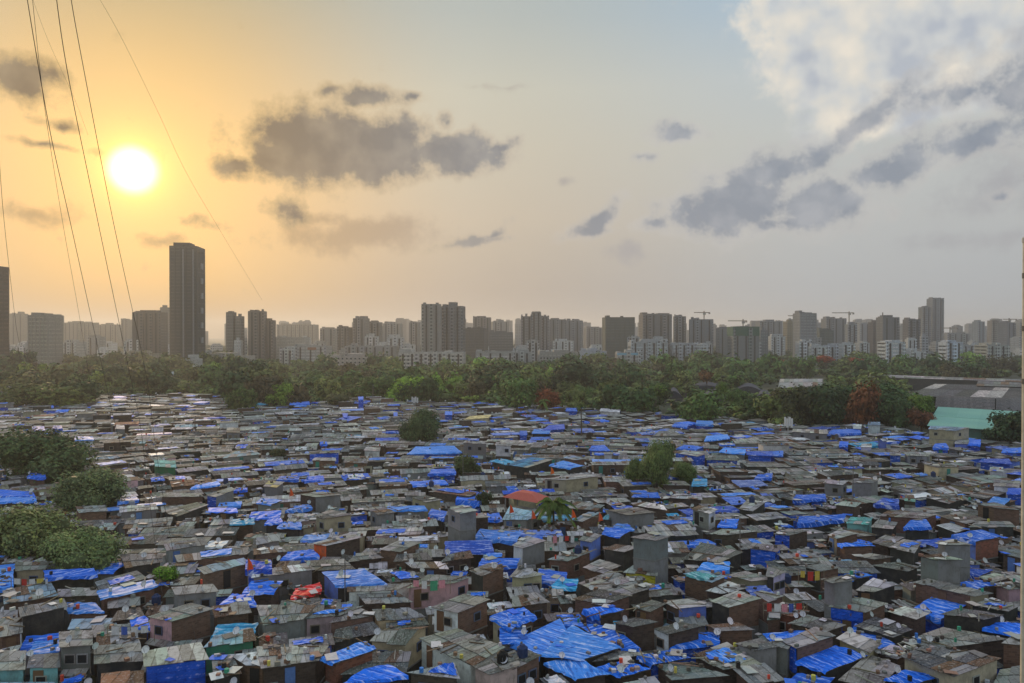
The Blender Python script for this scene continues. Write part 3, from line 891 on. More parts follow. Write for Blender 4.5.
hq('d', [(700,720),(900,700),(930,600),(800,610)], 3.6, 'dark', 'dark')
hq('d', [(900,620),(1060,640),(1060,540),(930,560)], 4.2, 'dbrick', 'grey')
# second band
hq('e', [(110,390),(182,392),(180,378),(120,377)], 5.5, 'brick', 'blue', hang=.5)
hq('e', [(0,465),(140,470),(130,450),(0,442)], 5.0, 'dark', 'blue')
hq('e', [(0,492),(145,488),(140,475),(0,478)], 4.8, 'dark', 'bluew')
hq('e', [(10,527),(140,522),(140,508),(15,512)], 5.0, 'brick', 'pale')
hq('e', [(315,532),(432,526),(420,504),(300,508)], 5.6, 'brick', 'grey', side='brick')
hq('e', [(478,532),(632,518),(622,497),(478,508)], 5.2, 'grey', 'white')
hq('e', [(470,492),(555,482),(545,468),(475,476)], 4.8, 'grey', 'bluew')
hq('e', [(650,525),(705,548),(832,502),(790,490)], 4.8, 'dark', 'dark')
hq('e', [(640,470),(815,468),(800,455),(640,458)], 5.4, 'brick', 'grey')
hq('e', [(822,462),(862,470),(942,442),(925,430)], 5.8, 'blue', 'grey', side='grey')
hq('e', [(835,530),(950,532),(942,515),(838,515)], 5.2, 'dark', 'blue')
hq('e', [(620,347),(705,352),(700,325),(615,320)], 5.8, 'green', 'teal', side='green')
hq('e', [(890,314),(1040,298),(1024,284),(930,287)], 5.6, 'grey', 'lblue')
hq('e', [(920,582),(1018,577),(1015,562),(925,564)], 5.0, 'dbrick', 'cyan')
hq('e', [(675,402),(770,400),(760,386),(675,388)], 5.0, 'grey', 'white', tarp='blue')
hq('e', [(760,438),(880,420),(870,408),(780,425)], 5.0, 'brick', 'bluew')
hq('e', [(460,196),(500,198),(495,170),(470,168)], 6.0, 'grey', 'white')
hq('e', [(210,195),(250,196),(245,185),(215,185)], 6.4, 'blue', 'dblue')
hq('e', [(300,242),(375,240),(370,228),(300,228)], 5.2, 'white', 'bluew')
hq('e', [(905,210),(960,212),(960,178),(910,178)], 6.2, 'grey', 'dark')
hq('e', [(130,205),(180,202),(175,185),(130,186)], 5.0, 'dark', 'blue')
hq('e', [(180,112),(215,112),(212,100),(182,100)], 5.2, 'blue', 'blue')
hq('f', [(830,160),(932,152),(942,139),(855,145)], 5.4, 'cream', 'yellow')
hq('f', [(610,297),(820,292),(790,265),(650,262)], 5.0, 'blue', 'bluew')
hq('f', [(825,253),(925,257),(905,244),(835,244)], 7.4, 'grey', 'pale', side='brick', dish=0)
hq('f', [(955,262),(1022,264),(1020,252),(960,250)], 7.4, 'white', 'pale', win=1, dish=0)
hq('f', [(690,378),(800,375),(790,356),(705,360)], 5.4, 'blue', 'blue', hang=.5)
hq('f', [(85,402),(170,402),(172,388),(95,390)], 5.0, 'brick', 'blue')
hq('f', [(195,407),(272,402),(268,385),(208,388)], 5.0, 'brick', 'blue')
hq('f', [(28,427),(82,432),(115,410),(50,405)], 5.6, 'grey', 'yellow')
hq('f', [(170,458),(235,470),(345,462),(270,448)], 7.0, 'dbrick', 'pale', side='grey', dish=0, win=0)
hq('f', [(232,545),(270,557),(388,542),(300,520)], 6.2, 'cream', 'dark', side='cream', win=2)
hq('f', [(690,447),(850,467),(880,455),(760,433)], 5.2, 'dbrick', 'rust', tarp='blue')
hq('f', [(800,480),(900,490),(905,455),(830,440)], 4.6, 'blue', 'blue', hang=1.2)
hq('f', [(760,512),(815,537),(872,525),(830,500)], 8.0, 'grey', 'pale', side='grey', win=1, dish=0)
hq('f', [(825,545),(862,557),(935,550),(882,535)], 7.0, 'dbrick', 'pale', side='dbrick')
hq('f', [(350,332),(447,334),(442,320),(355,318)], 5.8, 'brick', 'grey', dish=0)
hq('f', [(222,322),(320,325),(318,312),(235,311)], 5.6, 'brick', 'pale')
hq('f', [(0,495),(60,502),(100,485),(22,477)], 5.0, 'grey', 'bluew')
hq('f', [(118,527),(226,516),(216,503),(150,508)], 5.0, 'dark', 'bluew')
hq('f', [(690,540),(752,558),(762,530),(702,518)], 5.0, 'dark', 'blue')
hq('f', [(520,524),(682,522),(672,508),(530,508)], 4.8, 'grey', 'bluew')
hq('f', [(940,325),(1030,348),(1040,330),(965,318)], 5.2, 'dark', 'cyan')
hq('f', [(35,580),(105,572),(100,555),(50,560)], 5.0, 'dark', 'blue')
hq('f', [(85,592),(180,592),(180,570),(110,574)], 4.8, 'dark', 'bluew')
hq('f', [(255,258),(285,258),(284,250),(257,250)], 6.0, 'blue', 'blue')
hq('f', [(430,282),(495,286),(498,272),(440,270)], 5.8, 'white', 'pale')
hq('f', [(350,150),(365,152),(368,130),(345,132)], 5.8, 'blue', 'blue')
hq('f', [(550,145),(566,145),(566,124),(550,124)], 6.0, 'blue', 'blue')
hq('f', [(755,140),(785,140),(785,118),(758,118)], 6.0, 'blue', 'blue')
hq('f', [(135,100),(215,98),(210,84),(140,86)], 5.4, 'dark', 'blue')
hq('f', [(410,80),(430,78),(430,62),(408,62)], 7.5, 'blue', 'blue')
hq('f', [(330,156),(370,166),(420,150),(370,145)], 5.0, 'brick', 'blue')
hq('f', [(620,470),(680,490),(740,480),(680,462)], 5.8, 'cream', 'dark', win=1)
hq('f', [(450,520),(490,540),(560,530),(510,512)], 5.8, 'grey', 'dark', win=1)
hq('g', [(-30,340),(60,352),(202,310),(110,300)], 6.2, 'dark', 'sblue', win=0, dish=0)
hq('g', [(150,342),(235,357),(287,345),(205,325)], 5.6, 'dark', 'bluew')
hq('g', [(205,312),(250,322),(298,318),(232,300)], 5.8, 'brick', 'lblue')
hq('g', [(125,397),(215,402),(350,387),(262,375)], 6.4, 'cream', 'pale', side='cream', win=2, door=True)
hq('g', [(-40,560),(60,562),(122,537),(-10,508)], 5.0, 'grey', 'lblue')
hq('g', [(650,292),(740,307),(777,298),(690,280)], 7.0, 'blue', 'pale', win=0, dish=0)
hq('g', [(545,241),(637,241),(636,234),(550,233)], 7.0, 'white', 'pale', win=2)
hq('g', [(560,226),(690,222),(640,205),(590,205)], 5.0, 'grey', 'grey')
hq('g', [(310,283),(390,284),(372,263),(320,265)], 5.6, 'blue', 'blue')
hq('g', [(120,202),(210,197),(206,178),(150,182)], 5.4, 'blue', 'dblue')
hq('g', [(775,320),(907,324),(892,306),(790,302)], 5.8, 'blue', 'grey', dish=0)
hq('g', [(940,300),(1040,305),(1040,287),(945,287)], 5.8, 'blue', 'dblue')
hq('g', [(715,517),(790,537),(822,520),(745,503)], 7.2, 'grey', 'white', side='white', win=2)
hq('g', [(620,472),(762,482),(752,457),(660,455)], 5.0, 'dbrick', 'white', clutter=3)
hq('g', [(905,517),(962,527),(1016,490),(942,480)], 5.4, 'dark', 'pale')
hq('g', [(970,397),(1040,394),(1040,375),(985,380)], 5.2, 'dark', 'blue')
hq('g', [(205,512),(340,524),(372,502),(262,487)], 5.2, 'dbrick', 'grey')
hq('g', [(240,562),(282,568),(360,532),(305,530)], 5.4, 'brick', 'lblue', side='brick')
hq('g', [(380,522),(462,542),(577,532),(502,510)], 6.6, 'grey', 'brown', side='grey')
hq('g', [(480,500),(620,524),(605,502),(520,488)], 5.2, 'dbrick', 'white')
hq('g', [(385,604),(490,604),(462,580),(420,578)], 5.2, 'dark', 'bluew')
hq('g', [(735,178),(808,181),(802,165),(740,163)], 5.6, 'blue', 'bluew')
hq('g', [(350,126),(430,130),(436,115),(356,112)], 5.6, 'white', 'white')
hq('g', [(215,125),(260,125),(256,104),(220,106)], 5.8, 'blue', 'blue')
hq('g', [(560,300),(600,305),(640,270),(590,262)], 5.0, 'dark', 'sblue')
hq('g', [(720,425),(780,425),(780,398),(725,398)], 4.8, 'dark', 'cyan')
hq('g', [(480,468),(590,472),(580,452),(500,452)], 4.4, 'dark', 'blue')
hq('g', [(80,215),(150,215),(155,195),(90,198)], 5.0, 'dark', 'bluew')
hq('g', [(770,245),(870,235),(860,220),(780,225)], 5.0, 'dark', 'bluew')
hq('g', [(830,288),(930,298),(935,280),(850,272)], 5.2, 'grey', 'bluew')
hq('g', [(660,275),(740,280),(770,268),(690,262)], 5.0, 'blue', 'blue')
hq('g', [(640,185),(700,192),(705,178),(650,176)], 5.2, 'brick', 'blue')
hq('g', [(30,220),(58,222),(60,205),(32,205)], 5.6, 'blue', 'blue')
hq('g', [(820,590),(900,592),(905,560),(840,560)], 4.6, 'dark', 'blue')
hq('g', [(355,560),(440,566),(450,545),(370,545)], 4.4, 'dark', 'sblue')
hq('h', [(95,207),(240,217),(236,200),(100,198)], 6.4, 'grey', 'pale', win=2)
hq('h', [(240,217),(372,214),(362,196),(262,200)], 5.6, 'blue', 'blue', hang=.7)
hq('h', [(398,180),(450,182),(448,168),(402,168)], 7.2, 'white', 'lblue', win=1)
hq('h', [(640,197),(745,204),(808,192),(650,185)], 8.2, 'cream', 'lblue', side='cream', win=2)
hq('h', [(660,270),(722,273),(712,255),(670,255)], 6.2, 'blue', 'blue', hang=.6)
hq('h', [(935,292),(1040,292),(1040,270),(942,277)], 5.8, 'blue', 'blue')
hq('h', [(845,328),(972,338),(962,318),(860,317)], 5.6, 'blue', 'dblue')
hq('h', [(555,302),(642,307),(652,292),(542,290)], 6.8, 'metal', 'pale', side='metal')
hq('h', [(330,412),(420,414),(445,398),(345,395)], 7.0, 'grey', 'grey', side='grey')
hq('h', [(220,414),(300,420),(320,405),(230,402)], 6.6, 'grey', 'pale', side='grey')
hq('h', [(100,484),(232,478),(226,460),(112,463)], 5.4, 'blue', 'blue')
hq('h', [(425,500),(522,508),(522,480),(460,475)], 5.0, 'dark', 'dblue', hang=.6)
hq('h', [(545,484),(592,489),(582,462),(550,462)], 5.0, 'dbrick', 'mint')
hq('h', [(830,497),(902,512),(1015,522),(905,490)], 7.0, 'brick', 'grey', side='brick', dish=0)
hq('h', [(120,578),(302,562),(312,540),(130,550)], 5.0, 'dark', 'blue', side='dbrick', hang=.6)
hq('h', [(545,594),(652,590),(632,560),(572,565)], 5.8, 'dark', 'blue', hang=.5)
hq('h', [(680,547),(790,577),(880,560),(762,530)], 5.2, 'brick', 'brown')
hq('h', [(800,590),(992,590),(965,568),(835,568)], 5.2, 'dark', 'grey')
hq('h', [(885,365),(942,368),(940,350),(888,350)], 6.0, 'white', 'pale', win=0)
hq('h', [(880,492),(942,505),(972,478),(902,470)], 5.2, 'dark', 'bluew')
hq('h', [(955,458),(1040,458),(1040,435),(962,436)], 5.4, 'blue', 'dblue')
hq('h', [(285,262),(320,263),(322,248),(288,247)], 5.8, 'blue', 'blue')
hq('h', [(370,270),(415,270),(415,256),(375,256)], 5.8, 'lav', 'white')
hq('h', [(485,300),(530,305),(532,290),(488,290)], 6.4, 'blue', 'grey')
hq('h', [(0,300),(60,304),(60,285),(0,288)], 5.6, 'blue', 'blue')
hq('h', [(265,500),(350,510),(375,492),(290,488)], 5.8, 'dbrick', 'pale')
hq('h', [(440,545),(620,556),(680,540),(480,525)], 5.4, 'brick', 'brown')
hq('h', [(410,590),(500,598),(520,572),(440,560)], 5.2, 'dark', 'grey')
hq('h', [(310,575),(400,580),(420,552),(330,550)], 5.0, 'turq', 'teal')
hq('h', [(800,260),(850,260),(850,240),(805,240)], 5.6, 'blue', 'blue')
hq('h', [(745,255),(800,258),(806,242),(752,240)], 5.8, 'bwall', 'pale')
hq('h', [(340,195),(372,197),(376,176),(342,176)], 6.2, 'bwall', 'white')
hq('h', [(900,425),(1000,430),(1010,405),(905,402)], 5.6, 'white', 'grey')

# ------------------------------------------------------------------ lay the town out
EDGE = [(-80, 400), (0, 399), (60, 403), (92, 394), (200, 392), (255, 401), (300, 403), (390, 393), (420, 400), (500, 401), (560, 405), (600, 407),
        (700, 415), (760, 419), (800, 425), (870, 423), (940, 434), (1024, 440), (1110, 444)]
def edge_v(u):
    for (a, va), (b, vb) in zip(EDGE, EDGE[1:]):
        if a <= u <= b: return va + (vb - va) * (u - a) / (b - a)
    return 440
def overlap(A, B):
    """separating axis test on footprints"""
    for P1, P2 in ((A, B), (B, A)):
        n = len(P1)
        for i in range(n):
            ex, ey = P1[(i + 1) % n][0] - P1[i][0], P1[(i + 1) % n][1] - P1[i][1]
            nx, ny = ey, -ex
            a = [nx * p[0] + ny * p[1] for p in P1]; b = [nx * p[0] + ny * p[1] for p in P2]
            if max(a) <= min(b) or max(b) <= min(a): return False
    return True
def shrink(q, k):
    c = (q[0] + q[1] + q[2] + q[3]) / 4
    return [c + (p - c) * k for p in q]
houses = []
for px, Hh, wall, roof, o in HAND:
    if Hh < 7.4: Hh = 4.8 + (Hh - 4.8) * .62
    s = R.uniform(.0, .25)
    q = [unproj(px[0][0], px[0][1], Hh), unproj(px[1][0], px[1][1], Hh), unproj(px[2][0], px[2][1], Hh + s), unproj(px[3][0], px[3][1], Hh + s)]
    mx = 9.5 if q[0].y < 130 else 8.0
    for i, j in ((3, 0), (2, 1)):           # measuring error grows with distance: keep depths believable
        v = q[i] - q[j]; L = Vector((v.x, v.y, 0)).length
        if L > mx * 1.3: q[i] = q[j] + Vector((v.x, v.y, 0)) * (mx * 1.3 / L) + Vector((0, 0, v.z))
        if L < 2.6: q[i] = q[j] + Vector((v.x, v.y, 0)) * (2.6 / max(L, .1)) + Vector((0, 0, v.z))
    h = design(q, wall, roof, o, R); h.hand = True
    houses.append(h)
hand_px = [[proj(p) for p in h.q] for h in houses]
def in_poly(p, poly):
    inside = False
    n = len(poly)
    for i in range(n):
        x1, y1 = poly[i]; x2, y2 = poly[(i + 1) % n]
        if (y1 > p[1]) != (y2 > p[1]) and p[0] < (x2 - x1) * (p[1] - y1) / (y2 - y1) + x1: inside = not inside
    return inside
GRID = {}
def cells(q):
    xs = [p[0] for p in q]; ys = [p[1] for p in q]
    for i in range(int(floor(min(xs) / 8)), int(floor(max(xs) / 8)) + 1):
        for j in range(int(floor(min(ys) / 8)), int(floor(max(ys) / 8)) + 1):
            yield (i, j)
def book(q):
    for c in cells(q): GRID.setdefault(c, []).append(q)
def clash(q):
    for c in cells(q):
        for o in GRID.get(c, ()):
            if overlap(q, o): return True
    return False
BLOCK = []   # trunks, halls and other things the town leaves room for
def keep_free(q): book([Vector((x, y, 0)) for x, y in q])
for h in houses: book(shrink(h.q, .93))
KEEP = []
p_ = unproj(528, 497, 5.5); KEEP.append((p_.x, p_.y, 3.5))
for (u, v, dd) in ((553, 535, 1.2), (655, 495, 2.0), (420, 447, 2.0)):
    p_ = unproj(u, v, 0); KEEP.append((p_.x, p_.y, dd))
for x, y, r in KEEP: keep_free([(x - r, y - r), (x + r, y - r), (x + r, y + r), (x - r, y + r)])

def yaw_at(x, y):
    return radians(24 * sin(x * .023 + 1.3) * cos(y * .021) + 20 + (12 * sin(y * .06 + x * .01)))
def fill(cx, cy_, cw, cd, dens, amp, hr):
    """rows of huts; cell cw x cd metres"""
    y = 50.0
    row = 0
    while y < 345:
        x = -y * .78 - 12
        while x < y * .78 + 12:
            px_, py_ = x + R.uniform(-amp, amp), y + R.uniform(-amp, amp)
            x += cw * R.uniform(.85, 1.15)
            if R.random() > dens: continue
            a = yaw_at(px_, py_) + R.uniform(-.12, .12)
            w = cw * R.uniform(.8, 1.12); d = cd * R.uniform(.72, 1.0)
            if R.random() < .22: w *= 1.5
            Hh = R.uniform(*hr)
            if py_ < 135: Hh = min(Hh, R.uniform(4.0, 4.7))
            elif R.random() < .05: Hh += R.uniform(.8, 1.6)
            u, v = proj((px_, py_, Hh))
            if v < edge_v(u) + 1 or u < -60 or u > 1085 or v > 760: continue
            ex = Vector((cos(a), sin(a), 0)) * w / 2; ey = Vector((-sin(a), cos(a), 0)) * d / 2
            c = Vector((px_, py_, Hh))
            sl = R.choice([(0, R.uniform(.1, .4)), (0, R.uniform(.1, .4)), (0, 0), (R.uniform(-.25, .25), 0), (0, -R.uniform(.1, .3))])
            q = [c - ex - ey, c + ex - ey + Vector((0, 0, sl[0])), c + ex + ey + Vector((0, 0, sl[0] + sl[1])), c - ex + ey + Vector((0, 0, sl[1]))]
            if clash(shrink(q, .9)): continue
            near = py_ < 190
            bad = False
            for hp, hh in zip(hand_px, houses_hand):
                if hh.c.y > py_ and in_poly((u, v), hp): bad = True; break
            if bad: continue
            book(shrink(q, .9))
            right = max(0, min(1, (u - 300) / 500))
            r = R.random()
            pb = .045 + .085 * right
            if r < pb: roof = R.choice(['blue', 'blue', 'bluew', 'dblue', 'dblue', 'blue', 'cyan'])
            elif r < pb + .36: roof = 'grey'
            elif r < pb + .60: roof = 'dark'
            elif r < pb + .70: roof = 'brown'
            elif r < pb + .84: roof = 'pale'
            elif r < pb + .91: roof = 'white'
            else: roof = R.choice(['grey', 'dark', 'rust', 'lblue', 'pale'])
            wall = R.choice(['brick'] * 4 + ['dbrick'] * 9 + ['grey'] * 4 + ['dark'] * 4 + ['metal', 'cream', 'cream', 'white', 'blue'] + (['blue', 'bwall'] if R.random() < right else ['grey', 'pink']))
            o = {}
            if R.random() < .14: o['tarp'] = R.choice(['blue', 'bluew', 'blue', 'white'])
            if R.random() < .18: o['clutter'] = R.choice((1, 2, 3))
            if R.random() < .10 and abs(sl[1]) < .05 and near: o['gable'] = R.uniform(.3, .6)
            h = design(q, wall, roof, o, R); h.hand = False
            houses.append(h)
        y += cd * 1.02
        row += 1
houses_hand = list(houses)
fill(0, 0, 6.2, 4.0, .97, .4, (4.3, 4.95))
fill(0, 0, 3.6, 3.2, .95, .6, (3.7, 4.7))
fill(0, 0, 2.5, 2.4, .95, .5, (3.7, 4.5))
fill(0, 0, 1.9, 1.9, .9, .5, (3.5, 4.3))

# ------------------------------------------------------------------ which huts show largest
def visible_counts(hs):
    V = []; F = []; own = []
    for i, h in enumerate(hs):
        k = len(V)
        for p in h.q: V.append(p + Vector((0, 0, .1)))
        for p in h.q: V.append(Vector((p.x, p.y, 0)))
        F.append((k, k + 1, k + 2, k + 3)); own.append(i)
        for a in range(4):
            b = (a + 1) % 4
            F.append((k + 4 + a, k + 4 + b, k + b, k + a)); own.append(i)
    bvh = BVHTree.FromPolygons(V, F)
    cnt = [0] * len(hs)
    o = Vector((0, 0, CH))
    for v in range(385, H, 2):
        for u in range(1, W, 2):
            hit = bvh.ray_cast(o, ray(u, v).normalized())
            if hit[2] is not None: cnt[own[hit[2]]] += 1
    return cnt
cnt = visible_counts(houses)
order = sorted(range(len(houses)), key=lambda i: -cnt[i])
N_OBJ = 292
single = set(order[:N_OBJ])
print('houses', len(houses), 'visible', sum(c > 0 for c in cnt), 'smallest single', cnt[order[N_OBJ - 1]])

# ------------------------------------------------------------------ labels
LAND = [(420, 428, 'the lone round tree'), (36, 455, 'the wide dark tree'), (52, 540, 'the big pale tree'),
        (655, 468, 'the tall bushy tree'), (553, 508, 'the coconut palm'), (527, 497, 'the red roofed hall'),
        (650, 553, 'the tall grey box hut'), (575, 642, 'the large streaked tarpaulins'), (300, 592, 'the red tarpaulin'),
        (470, 605, 'the white brick house'), (830, 658, 'the big plain blue tarpaulin'), (581, 430, 'the tall bare palm'),
        (533, 462, 'the steel blue roof'), (977, 536, 'the bright blue roofed house'), (788, 430, 'the white antenna mast'),
        (319, 545, 'the orange fronted house'), (203, 655, 'the yellow sheet'), (940, 430, 'the tall cream house'),
        (690, 458, 'the long blue house'), (455, 148, 'x'), (466, 415, 'the yellow roof'), (80, 490, 'the grey green tree'),
        (835, 610, 'the grey box huts'), (935, 585, 'the long brick wall house'), (166, 460, 'the teal box hut')]
LAND = [l for l in LAND if l[2] != 'x']
def where(u, v, lm):
    du, dv = u - lm[0], v - lm[1]
    hx = '' if abs(du) < 14 else ('left' if du < 0 else 'right')
    vy = '' if abs(dv) < 9 else ('behind' if dv < 0 else 'in front')
    if abs(dv) > 1.6 * abs(du) and vy: hx = ''
    elif abs(du) > 2.6 * abs(dv) and hx: vy = ''
    if hx and vy: return f'front {hx} of' if vy == 'in front' else f'back {hx} of'
    if hx: return f'{hx} of'
    return {'': 'beside', 'behind': 'behind', 'in front': 'in front of'}[vy]
ORD = ['', 'second ', 'third ', 'fourth ', 'fifth ', 'sixth ', 'seventh ', 'eighth ', 'ninth ', 'tenth ', 'eleventh ', 'twelfth ']
def label_all(items, noun, land=LAND, most=16):
    """items: (object, look, (u, v)) -> each a label of its own: look + where it stands; the nearest of look-alikes needs no ordinal"""
    used = {}
    seen = {o['label']: 1 for o in COL.objects if 'label' in o}
    for it in sorted(items, key=lambda i: min((i[2][0] - l[0]) ** 2 + 6 * (i[2][1] - l[1]) ** 2 for l in land)):
        ob, look, (u, v) = it
        best = None
        for lm in sorted(land, key=lambda l: (u - l[0]) ** 2 + 6 * (v - l[1]) ** 2)[:4]:
            wr = where(u, v, lm)
            k = (look, wr, lm[2])
            n = used.get(k, 0)
            if best is None or n < best[0]: best = (n, k)
            if n == 0: break
        n, k = best
        while f'{ORD[min(n, 11)]}{k[0]} {k[1]} {k[2]}'.strip() in seen and n < 11: n += 1
        used[k] = n + 1
        t = f'{ORD[min(n, 11)]}{k[0]} {k[1]} {k[2]}'.strip()
        if len(t.split()) > most: t = t.replace('small ', '').replace('large ', '').replace(' and dish', '')
        if t in seen or len(t.split()) > most: print('DUP', t)
        seen[t] = 1
        ob['label'] = t

# ------------------------------------------------------------------ build
def clutter_geo(mb, h, R, n):
    cols = [(0.16, 0.15, 0.14), (0.10, 0.09, 0.08), (0.28, 0.27, 0.25), (0.22, 0.13, 0.09), (0.5, 0.5, 0.5), (0.05, 0.14, 0.6), (0.35, 0.3, 0.22)]
    for _ in range(n):
        s, t2 = R.uniform(.06, .94), R.uniform(.06, .94)
        if R.random() < .4: t2 = R.choice((.05, .95))
        p = bil(h.q, s, t2) + Vector((0, 0, .17))
        a = R.uniform(0, pi); e = Vector((cos(a), sin(a), 0)); f = Vector((-sin(a), cos(a), 0))
        k = R.random()
        if k < .5:
            z = R.uniform(.07, .16)
            mb.box(p + Vector((0, 0, z * .5)), e * R.uniform(.1, .24), f * R.uniform(.08, .18), Vector((0, 0, z)), PLAIN, jit(R.choice(cols[:5]), .3, R))
        elif k < .72:
            mb.box(p, e * R.uniform(.6, 1.5), f * .04, Vector((0, 0, .035)), PLAIN, jit(R.choice([(0.22, 0.17, 0.11), (0.3, 0.28, 0.24), (0.12, 0.09, 0.06)]), .3, R))
        elif k < .9:
            c = jit(R.choice([(0.55, 0.55, 0.54), (0.42, 0.41, 0.38), (0.05, 0.16, 0.7), (0.18, 0.17, 0.16), (0.3, 0.2, 0.14), (0.6, 0.6, 0.62)]), .2, R)
            q = [p + e * x + f * y + Vector((0, 0, R.uniform(-.03, .06))) for x, y in ((-.5, -.35), (.5, -.35), (.5, .35), (-.5, .35))]
            sc_ = R.uniform(.5, 1.5); q = [p + (x - p) * sc_ for x in q]
            mb.prism(q, [x + Vector((0, 0, .025)) for x in q], PLAIN, c)
        else:
            c = jit(R.choice([(0.6, 0.08, 0.05), (0.6, 0.6, 0.62), (0.05, 0.2, 0.6), (0.5, 0.45, 0.1), (0.03, 0.03, 0.03), (0.05, 0.3, 0.2)]), .2, R)
            mb.tube([p, p + Vector((0, 0, R.uniform(.25, .5)))], R.uniform(.1, .2), PLAIN, c, 6)

mass = MB(); clut = MB(); items = []
GROUP = 'crowded huts of the settlement'
for i, h in enumerate(houses):
    nearness = h.c.y
    if i in single:
        root = empty('shanty_hut', (h.c.x, h.c.y, 0))
        tag(root, None, 'hut', GROUP)
        for name, mb, lab, subs in make_parts(h, 1):
            o = mb.build(name, root, (h.c.x, h.c.y, 0))
            if o is None: continue
            if lab: o['label'] = lab
            for sn, sm, sl in subs:
                so = sm.build(sn, o, (h.c.x, h.c.y, 0))
        big = h.w * h.d
        size = 'large ' if big > 42 else ('small ' if big < 16 else '')
        if h.q[0].z > 6.9: size = 'tall '
        fw, sw = WALLS[h.wall][2], None
        rw = ROOFS[h.roof][2]
        look = f"{size}{fw} hut, {rw}"
        if h.o.get('tarp') and not h.gable: look += ', pale cover' if h.o['tarp'] == 'white' else ', blue patch'
        elif h.dish and len(look.split()) < 8: look += ' and dish'
        items.append((root, look, proj(h.c)))
        h.root = root
    else:
        lod = 1 if (cnt[i] > 3 and nearness < 210) else 0
        for name, mb, lab, subs in make_parts(h, lod):
            if lod == 0 and name in ('window', 'door', 'awning'): continue
            mass.extend(mb)
    base_n = 4 if nearness < 120 else (3 if nearness < 180 else 1)
    if h.gable or cnt[i] == 0: continue
    k = h.o.get('clutter', 0)
    clutter_geo(clut, h, R, int(base_n * R.uniform(.2, 1.3)) + k * 4)
label_all(items, 'hut')
o = mass.build('shanty_rooftops'); tag(o, 'mass of small grey, brown and blue tarpaulin hut roofs filling the settlement', None, None, 'stuff')
o = clut.build('roof_debris'); tag(o, 'bricks, planks, scraps and rags lying on the hut roofs', None, None, 'stuff')

# the red roofed hall: low hipped roof on posts
def red_hall():
    z = 5.6
    A, B, C_, D = unproj(502, 497, z), unproj(540, 503.5, z), unproj(549, 497, z), unproj(516, 491.5, z)
    c = (A + B + C_ + D) / 4
    o = (c.x, c.y, 0)
    root = empty('red_roofed_hall', o); tag(root, 'hall with a smooth red sheet roof beside the coconut palm', 'hall')
    ct = [c + (p - c) * .35 + Vector((0, 0, .9)) for p in (A, B, C_, D)]
    rf = MB()
    rf.prism([A, B, C_, D], ct, PLAIN, (0.50, 0.13, 0.10))
    rf.build('roof', root, o)
    w = MB()
    ins = [c + (p - c) * .86 for p in (A, B, C_, D)]
    w.prism([Vector((p.x, p.y, 0)) for p in ins], [Vector((p.x, p.y, 3.4)) for p in ins], PLAST, (0.16, 0.16, 0.15), (False, True))
    w.build('wall', root, o)
    for p in ins:
        pm = MB(); pm.tube([Vector((p.x, p.y, 3.4)), Vector((p.x, p.y, z))], .12, PLAIN, (0.3, 0.3, 0.3), 6); pm.build('post', root, o)
red_hall()

# ------------------------------------------------------------------ trees
def crown_arrays(n_leaf, leaf, seed, squash=.8, lobes=11, core=True):
    """unit crown: clumps of small leaf faces round several uneven lobes"""
    R = random.Random(seed)
    L = []
    for i in range(lobes):
        a = R.uniform(0, 2 * pi); r = R.uniform(.15, .68) if i else 0
        L.append((Vector((cos(a) * r, sin(a) * r, R.uniform(-.35, .55) * (1 - .5 * r))), R.uniform(.26, .46)))
    mb = MB()
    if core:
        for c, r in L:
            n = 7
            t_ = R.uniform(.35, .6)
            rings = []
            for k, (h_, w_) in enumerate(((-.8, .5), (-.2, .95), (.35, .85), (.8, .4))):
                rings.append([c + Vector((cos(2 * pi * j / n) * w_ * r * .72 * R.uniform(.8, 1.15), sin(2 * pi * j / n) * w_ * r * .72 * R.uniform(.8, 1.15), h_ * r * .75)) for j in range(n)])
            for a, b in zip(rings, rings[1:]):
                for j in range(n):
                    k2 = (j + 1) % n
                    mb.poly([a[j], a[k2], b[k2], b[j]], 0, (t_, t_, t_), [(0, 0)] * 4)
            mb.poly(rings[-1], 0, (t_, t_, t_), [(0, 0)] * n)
    for i in range(n_leaf):
        c, r = L[R.randrange(len(L))]
        d = Vector((R.gauss(0, 1), R.gauss(0, 1), R.gauss(0, 1))).normalized()
        if d.z < -.3 and R.random() < .5: d.z = -d.z
        p = c + d * r * (R.uniform(.7, 1.08) if R.random() < .85 else R.uniform(1.05, 1.3))
        nrm = (d + Vector((R.uniform(-.7, .7), R.uniform(-.7, .7), R.uniform(-.4, .9)))).normalized()
        a = nrm.cross(Vector((R.uniform(-1, 1), R.uniform(-1, 1), R.uniform(-1, 1)))).normalized(); b = nrm.cross(a)
        s = leaf * R.uniform(.6, 1.4)
        t_ = R.uniform(.78, 1.22)
        col = (t_ * R.uniform(.9, 1.15), t_, t_ * R.uniform(.7, 1.1))
        if R.random() < .5:
            mb.poly([p - a * s, p + b * s * .7, p + a * s, p - b * s * .7], 0, col, [(0, 0)] * 4)
        else:
            mb.poly([p - a * s - b * s * .5, p + a * s * .8, p + b * s], 0, col, [(0, 0)] * 3)
    mb.v = [(x, y, z * squash) for x, y, z in mb.v]
    return mb
FAR = [crown_arrays(620, .10, 100 + i, .72 + .04 * i, 8 + i % 4).mesh('far_crown', mats=[M_LEAF]) for i in range(7)]
MIDC = [crown_arrays(2600, .062, 200 + i, .75, 13).mesh('leafy_crown', mats=[M_LEAF]) for i in range(3)]
NEARC = [crown_arrays(11000, .034, 300 + i, [.62, .55, .8][i], 26, True).mesh('dense_crown', mats=[M_LEAF]) for i in range(3)]
EXT = {}
